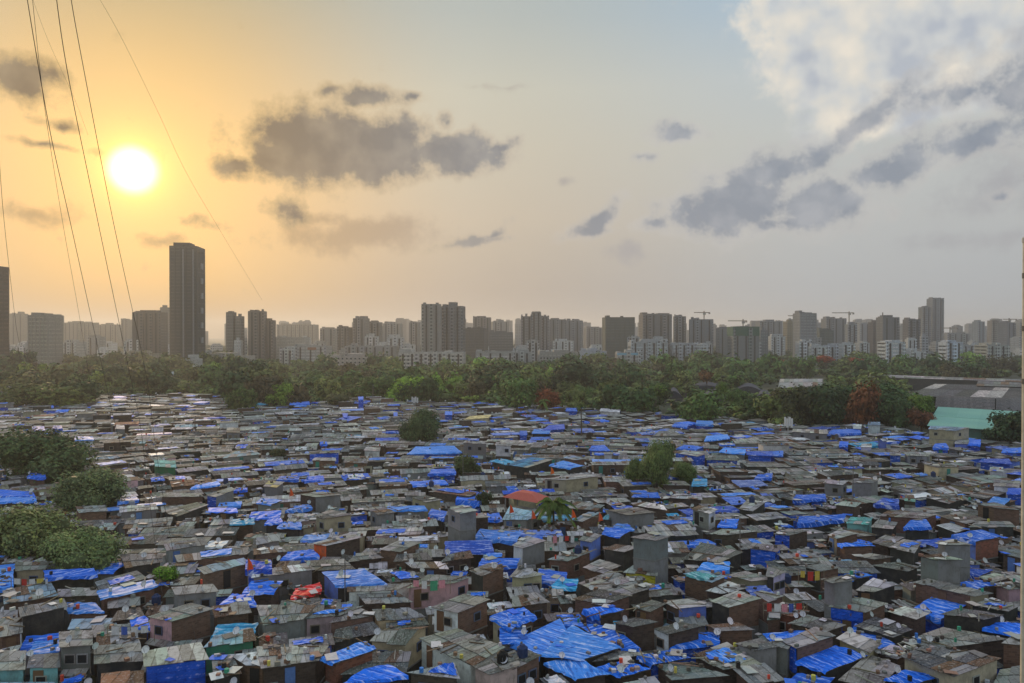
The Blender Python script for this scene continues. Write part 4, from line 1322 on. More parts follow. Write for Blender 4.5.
for me_ in FAR + MIDC + NEARC:
    zs = sorted(v.co.z for v in me_.vertices); n_ = len(zs)
    lo, hi = zs[int(n_ * .02)], zs[int(n_ * .98)]
    rr_ = sorted(sqrt(v.co.x ** 2 + v.co.y ** 2) for v in me_.vertices)
    EXT[me_.name] = (2 / (hi - lo), (hi + lo) / 2, rr_[int(n_ * .97)])
def trunk_mb(h, r, R, limbs=4):
    mb = MB()
    top = Vector((R.uniform(-.3, .3), R.uniform(-.3, .3), h))
    mb.tube([Vector((0, 0, 0)), Vector((R.uniform(-.15, .15), 0, h * .5)), top], [r, r * .75, r * .5], 0, (1, 1, 1), 7)
    for i in range(limbs):
        a = 2 * pi * i / limbs + R.uniform(-.4, .4)
        st = top * R.uniform(.6, .95)
        e = st + Vector((cos(a), sin(a), .9)) * h * R.uniform(.3, .5)
        mb.tube([st, (st + e) / 2 + Vector((0, 0, .1 * h)), e], [r * .42, r * .3, r * .12], 0, (1, 1, 1), 5)
    return mb
TRUNK = [trunk_mb(1.0, .06, random.Random(5 + i)).mesh('trunk', mats=[M_BARK]) for i in range(3)]
GREENS = [((0.048, 0.10, 0.040), 'dark green'), ((0.085, 0.155, 0.05), 'mid green'), ((0.14, 0.18, 0.065), 'olive green'),
          ((0.17, 0.30, 0.055), 'bright light green'), ((0.085, 0.08, 0.045), 'brownish green'), ((0.22, 0.06, 0.03), 'orange flowering')]
RT = random.Random(77)
def add_tree(x, y, rad, zc, rz, mesh, col, name='tree', trunk=True):
    """crown centre at height zc, radius rad, vertical half height rz"""
    root = empty(name, (x, y, 0))
    cr = bpy.data.objects.new('crown', mesh); COL.objects.link(cr); cr.parent = root
    zz, zo, xr = EXT[mesh.name]
    rad /= xr; cr.location = (0, 0, zc - zo * rz * zz); cr.scale = (rad, rad, rz * zz); cr.rotation_euler = (0, 0, RT.uniform(0, 6.28))
    cr.color = (*col, 1)
    if trunk:
        tr = bpy.data.objects.new('trunk', RT.choice(TRUNK)); COL.objects.link(tr); tr.parent = root
        tr.scale = (max(2.5, rad * .9),) * 2 + (max(1.5, zc - rz * .2),)
    return root
def px_tree(u, v, wpx, hpx, zc, mesh, col, label, trunk=True, name='tree', cat='tree'):
    c = unproj(u, v, zc)
    rad = wpx / 2 * c.y / FPX; rz = hpx / 2 * c.y / FPX
    root = add_tree(c.x, c.y, rad, zc, rz, mesh, col, name, trunk)
    tag(root, label, cat, 'trees')
    return root
D_, M_, O_, B_, W_, F_ = [g_[0] for g_ in GREENS]
px_tree(36, 458, 96, 50, 7.5, NEARC[0], (0.075, 0.115, 0.055), 'wide dark green tree rising from the roofs at the left edge')
px_tree(92, 490, 66, 38, 6.5, NEARC[1], (0.125, 0.17, 0.09), 'grey green tree in front of the wide dark tree at left')
px_tree(28, 532, 80, 44, 6.5, NEARC[1], (0.16, 0.20, 0.09), 'pale olive tree over the roofs near the lower left corner')
px_tree(82, 553, 74, 40, 6.0, NEARC[2], (0.15, 0.21, 0.10), 'pale green tree right of the olive tree near the lower left corner')
px_tree(420, 428, 44, 32, 7.5, NEARC[2], (0.06, 0.10, 0.05), 'round dark green tree standing alone amid the hut roofs')
px_tree(660, 463, 36, 40, 8.5, NEARC[0], (0.12, 0.17, 0.07), 'tall bushy light green tree right of the steel blue roof', )
px_tree(638, 472, 26, 24, 6.0, NEARC[2], (0.11, 0.16, 0.065), 'lower leafy tree joined to the tall bushy tree at its left')
px_tree(684, 472, 28, 18, 5.5, NEARC[1], (0.10, 0.15, 0.06), 'low spreading tree in front of the long blue walled hut')
px_tree(468, 466, 26, 20, 5.8, MIDC[0], (0.07, 0.10, 0.045), 'small tree with a blue scrap beneath it, below the round dark tree')
px_tree(278, 455, 18, 12, 5.2, MIDC[1], (0.05, 0.07, 0.035), 'small dark bush tree between roofs left of the round dark tree')
px_tree(485, 500, 18, 16, 4.8, MIDC[2], (0.045, 0.065, 0.035), 'small dark tree left of the red roofed hall')
px_tree(340, 401, 34, 12, 6.0, MIDC[2], (0.06, 0.075, 0.035), 'small olive tree at the far edge of the huts')
px_tree(165, 573, 26, 12, 5.2, MIDC[1], (0.10, 0.22, 0.03), 'vivid green bush between roofs right of the pale tree', False, 'bush', 'bush')
px_tree(171, 573, 14, 10, 5.0, MIDC[0], (0.10, 0.22, 0.03), 'smaller vivid green bush touching the vivid green bush', False, 'bush', 'bush')
px_tree(405, 392, 44, 28, 8, MIDC[0], (0.21, 0.36, 0.06), 'bright yellow green tree at the edge of the huts left of centre')
px_tree(242, 402, 32, 24, 7, MIDC[1], (0.065, 0.11, 0.035), 'green tree jutting into the huts below the low white blocks')
px_tree(262, 393, 26, 20, 8, MIDC[2], (0.05, 0.08, 0.03), 'dark tree behind the green tree jutting into the huts')
px_tree(548, 398, 26, 15, 8, MIDC[1], F_, 'rust orange flowering tree at the back edge of the huts')
px_tree(611, 393, 26, 24, 9, MIDC[2], (0.10, 0.13, 0.04), 'olive yellow tree behind the huts right of the rust orange tree')
px_tree(640, 404, 34, 20, 7, MIDC[0], (0.06, 0.12, 0.035), 'green tree at the back edge of the huts under the olive tree')
px_tree(575, 392, 34, 18, 8, MIDC[0], (0.08, 0.11, 0.045), 'pale olive tree behind the tall bare palm')
px_tree(655, 391, 22, 12, 9, MIDC[1], (0.09, 0.17, 0.03), 'light green tree left of the arched dark roofs')
px_tree(722, 389, 12, 12, 9, MIDC[1], (0.09, 0.17, 0.03), 'small light green tree between the arched dark roofs')
px_tree(790, 408, 44, 38, 9, MIDC[2], (0.055, 0.062, 0.03), 'big brownish green tree behind the white antenna mast')
px_tree(825, 408, 60, 40, 9, MIDC[0], (0.035, 0.06, 0.028), 'big dark tree at the back of the huts right of the antenna mast')
px_tree(862, 408, 36, 40, 8.5, MIDC[1], (0.16, 0.06, 0.03), 'large red flowering tree beside the turquoise hall trees')
px_tree(897, 414, 34, 28, 7.5, MIDC[2], (0.045, 0.085, 0.035), 'dark green tree left of the turquoise hall')
px_tree(921, 406, 34, 20, 9, MIDC[0], (0.10, 0.17, 0.035), 'yellow green tree above the corner of the turquoise hall')
px_tree(922, 419, 26, 16, 7, MIDC[1], (0.13, 0.05, 0.03), 'small red leaved tree at the left corner of the turquoise hall')
px_tree(1006, 427, 46, 28, 8.0, MIDC[2], (0.03, 0.06, 0.03), 'dark spiky tree in front of the turquoise hall at right')
px_tree(755, 408, 34, 20, 7.5, MIDC[0], (0.04, 0.08, 0.03), 'dark green tree left of the big brownish tree')
px_tree(495, 378, 60, 24, 11, MIDC[1], (0.035, 0.06, 0.025), 'broad dark tree behind the bright yellow green tree')
px_tree(565, 377, 60, 26, 11, MIDC[2], (0.03, 0.055, 0.025), 'broad very dark tree under the low white blocks at centre')
px_tree(706, 376, 18, 10, 11, FAR[1], (0.16, 0.08, 0.04), 'small orange tree in the middle of the wood')
px_tree(826, 359, 22, 6, 12, FAR[2], (0.30, 0.06, 0.03), 'scarlet flowering tree on the far treeline below the gridded tower')
px_tree(855, 360, 14, 4, 12, FAR[3], (0.30, 0.06, 0.03), 'small scarlet tree on the far treeline, right of the larger one')
px_tree(778, 361, 12, 4, 12, FAR[4], (0.30, 0.06, 0.03), 'small scarlet tree on the far treeline, left of the larger one')
px_tree(60, 398, 60, 22, 7, MIDC[1], (0.10, 0.13, 0.04), 'olive tree at the back edge of the huts, far left')
px_tree(20, 395, 50, 20, 8, MIDC[2], (0.08, 0.10, 0.035), 'brownish olive tree at the far left edge of the wood')

items_t = []
def belt(n):
    k = 0
    while k < n:
        u = RT.uniform(-15, 1040)
        e = edge_v(u)
        if u > 620: e = min(e, 417)
        v = 361 + (e - 4 - 361) * RT.random() ** 1.1
        if 905 < u and 374 < v: 
            continue
        if 775 < u < 822 and 374 < v < 392: continue
        if 645 < u < 775 and 382 < v < 408 and RT.random() < .88: continue
        zc = RT.uniform(6.0, 8.5)
        c = unproj(u, v, zc)
        if c.y > 850: continue
        rad = RT.uniform(5.5, 11) * (1.2 if c.y > 500 else .9)
        r = RT.random()
        gi = 0 if r < .4 else 1 if r < .66 else 2 if r < .84 else 4 if r < .93 else 3
        col, word = GREENS[gi]
        lv = RT.uniform(.8, 1.15)
        haze_tint = max(0, min(1, (420 - u) / 300)) * .35       # warm haze painted into the crown colour towards the left
        col = (col[0] * lv * (1 - haze_tint * .15), col[1] * lv * (1 - haze_tint * .75), col[2] * lv * (1 - haze_tint * .3))
        m = RT.choice(MIDC if c.y < 330 else FAR)
        root = add_tree(c.x, c.y, rad, zc, rad * RT.uniform(.55, .8), m, col, 'tree', c.y < 380)
        tag(root, None, 'tree', 'trees')
        sz = 'broad ' if rad > 8.3 else ('small ' if rad < 5.8 else '')
        items_t.append((root, f'{sz}{word} tree', (u, v)))
        k += 1
LAND_T = [(8, 385, 'the trees at the left edge'), (42, 365, 'the white gridded block'), (160, 378, 'the pale blue roofed pavilion'), (186, 368, 'the foot of the tallest tower'),
          (230, 367, 'the low long white block'), (242, 402, 'the green tree jutting into the huts'), (300, 375, 'the pillared grey block'), (358, 366, 'the pink piered block'), (405, 390, 'the bright yellow green tree'),
          (432, 360, 'the long white balcony block'), (495, 378, 'the broad dark tree'), (565, 377, 'the broad very dark tree'), (548, 398, 'the rust orange tree'),
          (611, 393, 'the olive yellow tree'), (640, 362, 'the white hospital block'), (706, 376, 'the small orange tree'), (715, 392, 'the arched dark roofs'), (745, 350, 'the green netted tower'),
          (790, 408, 'the big brownish tree'), (800, 384, 'the pale low shed'), (826, 359, 'the scarlet treetop'), (862, 408, 'the red flowering tree'), (890, 350, 'the white block at right'),
          (950, 354, 'the bluish white block'), (992, 352, 'the pale block at far right'), (900, 378, 'the left end of the long shed'), (1000, 372, 'the long pale shed')]
belt(236)
# hedge-high scrub and smaller trees between them, too many to tell apart
wood = MB()
wood_unit = [crown_arrays(120, .18, 400 + i, .7, 6) for i in range(4)]
RW = random.Random(5)
cntw = 0
while cntw < 1900:
    u = RW.uniform(-20, 1045); e = edge_v(u)
    if u > 620: e = min(e, 417)
    v = 358 + (e + 1 - 358) * RW.random() ** 1.25
    if 905 < u and 376 < v: 
        if RW.random() < .9 or v > 404: continue
    if 775 < u < 822 and 374 < v < 392: continue
    if 645 < u < 775 and 384 < v < 408 and RW.random() < .6: continue
    zc = RW.uniform(2.0, 5.0); c = unproj(u, v, zc)
    if c.y > 1100: continue
    s = RW.uniform(3.6, 7.5) * (1.3 if c.y > 500 else 1); t_ = RW.uniform(.65, 1.4); a = RW.uniform(0, 6.28)
    um = RW.choice(wood_unit); k = len(wood.v)
    ca, sa = cos(a), sin(a)
    wood.v.extend([(c.x + (x * ca - y * sa) * s, c.y + (x * sa + y * ca) * s, zc + z * s * .9) for x, y, z in um.v])
    wood.f.extend([tuple(i + k for i in f) for f in um.f]); wood.m.extend(um.m)
    tn = RW.choice([(1, 1, 1), (1.3, 1.15, 1), (.8, .9, .9), (1.5, 1.4, .9)])
    wood.c.extend([(a_ * t_ * tn[0], b_ * t_ * tn[1], c_ * t_ * tn[2]) for a_, b_, c_ in um.c]); wood.uv.extend(um.uv)
    cntw += 1
o = wood.build('woodland_scrub', mats=[M_LEAF]); o.color = (0.08, 0.125, 0.05, 1)
tag(o, 'dense scrub and low trees filling the wood behind the huts', None, None, 'stuff')
# far-off treetops between the city blocks
wf = MB()
for i in range(900):
    y = RW.uniform(850, 1700); x = RW.uniform(-.75, .75) * y
    s = RW.uniform(7, 13); um = RW.choice(wood_unit); k = len(wf.v); t_ = RW.uniform(.7, 1.3)
    wf.v.extend([(x + a_ * s, y + b_ * s, 6 + c_ * s * .9) for a_, b_, c_ in um.v])
    wf.f.extend([tuple(i2 + k for i2 in f) for f in um.f]); wf.m.extend(um.m)
    wf.c.extend([(a_ * t_, b_ * t_, c_ * t_) for a_, b_, c_ in um.c]); wf.uv.extend(um.uv)
o = wf.build('treetops', mats=[M_LEAF]); o.color = (0.05, 0.08, 0.03, 1)
tag(o, 'distant treetops between the city blocks', None, None, 'stuff')

def palm(u, v, z_top, name, label, R, fr_len, n_fr, trunk_r, ragged=0):
    """u, v = centre of the fronds"""
    c = unproj(u, v, z_top); 
    root = empty(name, (c.x, c.y, 0)); tag(root, label, 'palm', 'palms')
    tk = MB(); tk.tube([Vector((0, 0, 0)), Vector((.15, .1, z_top * .5)), Vector((0, 0, z_top))], [trunk_r * 1.3, trunk_r, trunk_r * .8], 0, (1, 1, 1), 8)
    o = tk.build('trunk', root, mats=[M_BARK]); o.parent = root
    cr = MB()
    for i in range(n_fr):
        a = 2 * pi * i / n_fr + R.uniform(-.2, .2); el = R.uniform(-.25, 1.1); L = fr_len * R.uniform(.8, 1.1)
        d = Vector((cos(a) * cos(el), sin(a) * cos(el), sin(el)))
        pts = []
        for k in range(7):
            t_ = k / 6
            pts.append(Vector((0, 0, z_top)) + d * L * t_ + Vector((0, 0, -1)) * L * .75 * t_ * t_)
        cr.tube(pts, [.05] * 6 + [.02], 0, (1, 1, .8), 4)
        side = Vector((-sin(a), cos(a), 0))
        for k in range(1, 22):
            t_ = k / 22; kk = t_ * 6; i0 = min(5, int(kk)); p = pts[i0].lerp(pts[i0 + 1], kk - i0)
            ln = L * .26 * (1 - abs(t_ - .4) * .9)
            fwd = (pts[i0 + 1] - pts[i0]).normalized()
            for s_ in (-1, 1):
                e = p + side * s_ * ln * .8 + fwd * ln * .35 - Vector((0, 0, ln * .45))
                wv = fwd * .2
                tt = R.uniform(.7, 1.35)
                cr.poly([p - wv, p + wv, e], 0, (tt, tt, tt * .8), [(0, 0)] * 3)
    o = cr.build('crown', root, mats=[M_LEAF]); o.color = (0.075, 0.12, 0.035, 1)
    return root
RP = random.Random(9)
palm(553, 503, 7.5, 'coconut_palm', 'small coconut palm between the roofs right of the red roofed hall', RP, 4.0, 22, .16)
palm(581, 406, 13, 'slender_palm', 'very tall slender palm with a tiny head above the roofs', RP, 1.6, 9, .17)
palm(544, 401, 9.5, 'coconut_palm', 'palm in front of the rust orange flowering tree', RP, 3.0, 12, .2)
palm(686, 404, 9, 'coconut_palm', 'palm at the back edge of the huts below the arched roofs', RP, 3.2, 14, .25)
label_all(items_t, 'tree', LAND_T)

# ------------------------------------------------------------------ the city
RC = random.Random(21)
def building(u0, u1, vtop, d, style, col, label, yaw=None, cat='tower block', steps=(), vbase=None, fl=3.2, depth=None, col2=None, name='apartment_block'):
    """left and right edge and top in the photograph, distance d (m); steps: (s0, s1, dv) raised or lowered roof pieces"""
    k = d / FPX
    x0, x1 = (u0 - W / 2) * k, (u1 - W / 2) * k
    dp0 = depth or max(10, min((x1 - x0) * .7, 22))
    k2 = (d + dp0 * .55) / FPX              # the far corner shows beside the near one
    if u1 < W / 2: x1 = max((u1 - W / 2) * k2, x0 + (x1 - x0) * .55)
    elif u0 > W / 2: x0 = min((u0 - W / 2) * k2, x1 - (x1 - x0) * .55)
    w = x1 - x0
    ht = CH + (VH - vtop) * k
    if yaw is None: yaw = RC.uniform(-.25, .25)
    dp = dp0
    wr = (w - abs(sin(yaw)) * dp) / cos(yaw)
    if wr < w * .45: yaw = 0; wr = w
    cx = (x0 + x1) / 2; cyy = d + dp / 2
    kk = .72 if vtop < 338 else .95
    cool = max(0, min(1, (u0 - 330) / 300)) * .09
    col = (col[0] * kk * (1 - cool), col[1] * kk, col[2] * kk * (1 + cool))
    root = empty(name, (cx, cyy, 0)); root.rotation_euler = (0, 0, yaw)
    tag(root, label, cat, 'city buildings')
    hx, hy = wr / 2, dp / 2
    wall = MB()
    if style == 'plain':
        wall.abox(-hx, hx, -hy, hy, 0, ht, FACADE, col)
        wall.m[-2] = CONC; wall.m[-1] = CONC
    elif style in ('slab', 'grid', 'tower', 'net', 'rails'):
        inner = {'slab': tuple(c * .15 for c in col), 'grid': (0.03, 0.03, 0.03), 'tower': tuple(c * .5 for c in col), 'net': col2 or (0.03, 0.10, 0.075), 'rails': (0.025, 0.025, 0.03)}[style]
        e = .7
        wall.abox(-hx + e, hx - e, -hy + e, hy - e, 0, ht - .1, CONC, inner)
        z = fl
        th = {'slab': .95, 'grid': .7, 'tower': .5, 'net': .35, 'rails': 1.3}[style]
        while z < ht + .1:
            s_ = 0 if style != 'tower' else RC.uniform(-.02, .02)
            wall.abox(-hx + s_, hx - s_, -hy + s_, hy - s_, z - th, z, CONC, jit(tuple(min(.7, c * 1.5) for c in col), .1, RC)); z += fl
        if style in ('slab', 'rails') and wr > 9:      # projecting bays, slots between them
            nb = max(2, int(wr / 8))
            for i in range(nb + 1):
                xx = -hx + 2 * hx * i / nb
                bx0, bx1 = max(-hx, xx - 1.9), min(hx, xx + 1.9)
                if RC.random() < .35: continue
                hh_ = ht + RC.choice((-.06, .9, 1.8, 3.0))
                wall.abox(bx0 + .02, bx1 - .02, -hy - 1.3, -hy + 1, 0, hh_, FACADE, jit(tuple(min(.7, c * 1.2) for c in col), .1, RC))
            for i in range(nb):
                xx = -hx + 2 * hx * (i + .5) / nb
                wall.abox(xx - .8, xx + .8, -hy - .25, -hy + .5, 0, ht - .3, CONC, (0.03, 0.03, 0.035))  # near-black strip paints the deep shade of the slot
        npier = {'slab': 4, 'grid': max(3, int(wr / 3.6)), 'tower': 5, 'net': max(3, int(wr / 5)), 'rails': 3}[style]
        pw = {'slab': 1.1, 'grid': .5, 'tower': .6, 'net': .35, 'rails': .5}[style]
        for i in range(npier + 1):
            xx = -hx + 2 * hx * i / npier
            xx = max(-hx + pw, min(hx - pw, xx))
            wall.abox(xx - pw, xx + pw, -hy - .15, hy + .15, 0, ht + .05, CONC, jit(col, .05, RC))
        for i in range(3):
            yy = -hy + .8 + (2 * hy - 1.6) * i / 2
            wall.abox(-hx - .12, hx + .12, yy - pw * .8, yy + pw * .8, 0, ht + .02, CONC, jit(col, .05, RC))
    wall.build('wall', root)
    if not steps:
        steps = ((RC.uniform(.1, .4), RC.uniform(.55, .9), RC.uniform(2.0, 4.5) / k),) if w > 6 else ()
    if w > 14: steps = tuple(steps) + ((RC.uniform(.0, .1), RC.uniform(.14, .24), RC.uniform(2.0, 4.0) / k),)
    for s0, s1, dv in steps:
        rb = MB(); hh = dv * k
        rb.abox(-hx + 2 * hx * s0, -hx + 2 * hx * s1, -hy * .6, hy * .6, ht + .06, ht + hh, CONC, tuple(c * .95 for c in col))
        rb.build('roof_block', root)
    if w > 12 and RC.random() < .7:
        tk = MB(); xx = RC.uniform(-.6, .6) * hx
        tk.abox(xx - 1.5, xx + 1.5, -hy * .9, -hy * .9 + 3, ht + .07, ht + 2.4, CONC, tuple(c * .8 for c in col)); tk.build('water_tank', root)
    pr = MB()                                  # parapet round the roof
    for a in ((-hx, hx, -hy, -hy + .25), (-hx, hx, hy - .25, hy)): pr.abox(a[0], a[1], a[2] - .05, a[3] + .05, ht + .04, ht + 1.0, CONC, col)
    for a in ((-hx, -hx + .25), (hx - .25, hx)): pr.abox(a[0] - .05, a[1] + .05, -hy + .3, hy - .3, ht + .045, ht + .98, CONC, col)
    pr.build('parapet', root)
    return root, hx, hy, ht
def windows(b, rows, cols, z0, dz, ww=1.5, hh=1.3, bal=True):
    """windows of a near block, each a part of its own (shared mesh)"""
    root, hx, hy, ht = b
    f = MB(); f.box((0, 0, 0), (ww / 2 + .15, 0, 0), (0, .12, 0), (0, 0, hh / 2 + .15), PLAIN, (0.5, 0.5, 0.48))
    p = MB(); p.box((0, -.1, 0), (ww / 2, 0, 0), (0, .06, 0), (0, 0, hh / 2), PLAIN, (0.03, 0.035, 0.04))
    fm = f.mesh('window'); pm = p.mesh('pane')
    for r in range(rows):
        for c in range(cols):
            o = bpy.data.objects.new('window', fm); COL.objects.link(o); o.parent = root
            o.location = (-hx + 2 * hx * (c + .5) / cols, -hy - .05, z0 + r * dz)
            q = bpy.data.objects.new('pane', pm); COL.objects.link(q); q.parent = o
C1, C2, C3, C4, CD = (0.34, 0.32, 0.29), (0.42, 0.41, 0.39), (0.24, 0.23, 0.22), (0.5, 0.5, 0.5), (0.13, 0.12, 0.11)
# the tallest tower, unfinished, with a rail of formwork at its crown
b = building(167, 203, 247, 640, 'tower', (0.15, 0.135, 0.115), 'tallest tower, dark unfinished concrete with two pale lift rails, left of centre', yaw=.12, cat='tower', steps=((.08, .68, 5.0),), depth=24, fl=3.0, name='high_rise_tower')
root, hx, hy, ht = b
for i, xx in enumerate((.02, .74)):
    m = MB(); m.abox(hx * xx - .6, hx * xx + .6, -hy - 1.3, -hy - .2, 0, ht - 2, CONC, (0.26, 0.25, 0.24)); m.build('lift_rail', root)
m = MB()
for xx in (-1, 1): m.abox(hx * xx - 1.4, hx * xx + 1.4, -hy * .6, hy * .6, ht - 3.1, ht - 2.4, CONC, CD)
m.build('safety_platform', root)
for z in range(12, int(ht) - 12, 13):
    m = MB(); m.abox(hx + .2, hx + 1.0, -3, 3, z, z + 5, CONC, (0.3, 0.3, 0.3)); m.build('hoist_landing', root)
building(-22, 4, 267, 560, 'rails', (0.17, 0.14, 0.12), 'tall dark tower cut by the left edge of the view', yaw=0, cat='tower', fl=3.2, steps=((.5, .9, 1),))
b = building(27, 58, 316, 640, 'grid', (0.46, 0.43, 0.37), 'white gridded apartment block near the left edge', yaw=-.1, steps=((.12, .66, 3),), fl=3.4)
building(131, 165, 313, 820, 'slab', (0.17, 0.15, 0.13), 'dark stepped block just left of the tallest tower', yaw=.1, steps=((.22, .8, 3), (.0, .25, 1.5)))
building(226, 235, 313, 800, 'rails', (0.30, 0.28, 0.25), 'slim twin finned tower right of the tallest tower, left half', yaw=0, steps=((.2, .8, 2),))
building(235.5, 243, 317, 800, 'rails', (0.30, 0.28, 0.25), 'slim twin finned tower right of the tallest tower, right half', yaw=0)
building(247, 266, 312, 780, 'slab', (0.22, 0.20, 0.18), 'grey brown tower with stepped top right of the twin fins', yaw=.1, steps=((.1, .6, 2),))
building(262, 274.5, 321, 790, 'slab', (0.23, 0.21, 0.19), 'lower shoulder of the grey brown tower', yaw=0)
building(181, 200, 360, 600, 'grid', (0.52, 0.51, 0.48), 'low white gridded block at the foot of the tallest tower', yaw=0, fl=3.4)
b = building(203, 252, 357, 660, 'rails', (0.40, 0.38, 0.34), 'low long white block right of the tallest tower', yaw=-.08, fl=3.2); windows(b, 2, 12, 5, 3.2)
b = building(122, 158, 355, 680, 'rails', (0.36, 0.33, 0.27), 'low cream block among trees left of the tallest tower', yaw=.05, fl=3.2); windows(b, 2, 9, 6, 3.2)
b = building(276, 307, 338, 820, 'net', (0.44, 0.42, 0.38), 'grey block on open pillars with a flat slab roof', yaw=0, col2=(0.12, 0.12, 0.11), steps=((.02, .98, 1),))
building(320, 336, 329, 1000, 'slab', (0.38, 0.36, 0.33), 'pale square block right of the open pillared block')
building(337, 352, 328, 900, 'slab', (0.19, 0.18, 0.17), 'dark square block beside the pale square block', steps=((.2, .7, 2),))
building(353, 369, 319, 900, 'slab', (0.30, 0.28, 0.26), 'brownish tower with a raised centre left of the tall pair', steps=((.45, .95, 3),))
building(369, 382, 323, 920, 'slab', (0.28, 0.26, 0.24), 'brownish tower touching the one with a raised centre')
building(383, 402, 324, 1100, 'slab', (0.40, 0.38, 0.36), 'pale stepped tower between the brownish towers and tall pair', steps=((.05, .5, 2.5),))
building(409, 420, 323, 1000, 'slab', (0.30, 0.29, 0.28), 'narrow grey block touching the tall pair')
building(420, 442, 305, 720, 'slab', (0.34, 0.33, 0.31), 'tall striped balcony tower, left one of the central pair', yaw=.1, steps=((.1, .9, 1),), fl=3.0)
building(441.5, 465, 307, 730, 'rails', (0.23, 0.235, 0.24), 'tall grey tower with a raised head, right one of the central pair', yaw=-.1, steps=((.3, .66, 5),), fl=3.0)
building(465, 488, 329, 860, 'net', (0.17, 0.16, 0.15), 'dark unfinished block right of the central tall pair', col2=(0.07, 0.065, 0.06))
building(473, 491, 318, 1100, 'slab', (0.24, 0.22, 0.21), 'brown tower behind the dark unfinished block', steps=((.2, .7, 2),))
building(491, 509, 322, 1250, 'slab', (0.36, 0.35, 0.34), 'pale tower right of the brown tower', steps=((.3, .7, 2),))
building(489, 513, 333, 900, 'grid', (0.26, 0.25, 0.24), 'low grey gridded block in front of the pale tower')
b = building(327, 389, 358, 640, 'grid', (0.42, 0.38, 0.36), 'pink piered block on the treeline below the brownish towers', yaw=.04, fl=3.3); windows(b, 3, 14, 5, 3.3)
b = building(398, 465, 353.5, 640, 'rails', (0.46, 0.44, 0.41), 'long white balcony block below the central tall pair', yaw=-.04, fl=3.2, steps=((.1, .2, 2.5), (.7, .8, 2.5))); windows(b, 4, 16, 4, 3.2)
b = building(475, 515, 353, 680, 'rails', (0.40, 0.39, 0.37), 'long low white block right of the long balcony block', yaw=.03, fl=3.2, steps=((.4, .5, 2),)); windows(b, 3, 11, 4, 3.2)
b = building(295, 330, 347, 760, 'rails', (0.38, 0.38, 0.38), 'low block with a rust panel on its roof line', yaw=-.05, fl=3.2)
m = MB(); m.abox(-3, 6, -b[2] - .4, -b[2] - .1, b[3] - 3.0, b[3] - .4, CONC, (0.30, 0.13, 0.08)); m.build('rust_panel', b[0])
b = building(345, 398, 347, 760, 'slab', (0.30, 0.30, 0.30), 'grey row of flats with white stair towers', yaw=0, fl=3.2, steps=((.05, .1, 2), (.4, .46, 2), (.75, .8, 2)))
b = building(512, 532, 353, 700, 'slab', (0.38, 0.38, 0.36), 'low slatted block left of the piered brown block', yaw=0)
b = building(538, 578, 353, 680, 'grid', (0.36, 0.34, 0.31), 'brown piered low block right of centre', yaw=.04, fl=3.4); windows(b, 3, 12, 4, 3.4)
building(521, 532, 317, 900, 'rails', (0.30, 0.29, 0.29), 'finned tower cluster right of centre, left wing', yaw=0)
building(531.5, 541, 313, 890, 'rails', (0.26, 0.26, 0.26), 'finned tower cluster right of centre, tall middle', yaw=0, steps=((.05, .95, 1.6),))
building(541, 549, 317, 900, 'rails', (0.32, 0.31, 0.31), 'finned tower cluster right of centre, right wing', yaw=0)
building(549, 566, 320, 1000, 'slab', (0.25, 0.25, 0.25), 'grey tower right of the finned cluster', steps=((.1, .6, 2),))
building(565, 584, 321, 1050, 'slab', (0.26, 0.27, 0.28), 'grey tower two along from the finned cluster', steps=((.4, .8, 2),))
building(584, 603, 328, 1250, 'slab', (0.32, 0.30, 0.29), 'low brownish block left of the dark netted block')
building(603, 635, 318, 850, 'net', (0.12, 0.15, 0.14), 'broad dark netted block right of centre', col2=(0.06, 0.09, 0.085), yaw=.06, steps=((.1, .9, .6),))
building(640, 672, 315, 900, 'slab', (0.24, 0.225, 0.215), 'broad brown tower with a parapet crown, right of the netted block', yaw=.05, steps=((.1, .45, 1.5), (.55, .95, 2)))
building(673, 687, 317, 950, 'rails', (0.24, 0.25, 0.25), 'slim grey tower left of the crane topped block', steps=((.2, .7, 2),))
building(688, 716, 320, 930, 'slab', (0.23, 0.25, 0.27), 'blue grey block under a thin crane', steps=((.1, .4, 2),))
building(717, 731, 329, 900, 'slab', (0.25, 0.26, 0.26), 'grey block left of the green netted tower')
b = building(730, 759, 330, 760, 'slab', (0.25, 0.27, 0.27), 'unfinished block with a green net band round its top', yaw=0)
m = MB(); m.abox(-b[1] - .4, b[1] + .4, -b[2] - .4, b[2] + .4, b[3] - 6, b[3] + 3.5, CONC, (0.02, 0.11, 0.08)); m.build('safety_net', b[0])
building(759, 768, 331, 820, 'rails', (0.24, 0.26, 0.27), 'narrow grey block touching the green netted tower')
building(757, 782, 322, 1150, 'slab', (0.26, 0.28, 0.30), 'blue grey block behind and right of the green netted tower', steps=((.3, .7, 2.5),))
b = building(629, 668, 343, 760, 'rails', (0.40, 0.41, 0.41), 'white hospital block with long bands, left wing', yaw=0, fl=4.0, steps=((.3, .8, 4),)); windows(b, 4, 12, 4, 4.0)
b = building(670, 704, 345, 780, 'rails', (0.42, 0.42, 0.42), 'white hospital block with long bands, right wing', yaw=0, fl=4.0); windows(b, 3, 10, 4, 4.0)
building(580, 607, 352, 800, 'grid', (0.44, 0.46, 0.50), 'small bluish white houses in a row left of the blue banded block', cat='block')
b = building(616, 640, 354, 700, 'rails', (0.42, 0.40, 0.38), 'cream block with a light blue roof band', yaw=0, fl=3.3)
m = MB(); m.abox(-b[1] - .2, b[1] + .2, -b[2] - .3, -b[2] - .02, b[3] - 1.0, b[3] + .9, PLAIN, (0.2, 0.45, 0.6)); m.build('roof_band', b[0])
building(784, 795, 322, 1050, 'plain', (0.34, 0.28, 0.18), 'ochre topped block left of the round cornered gridded tower')
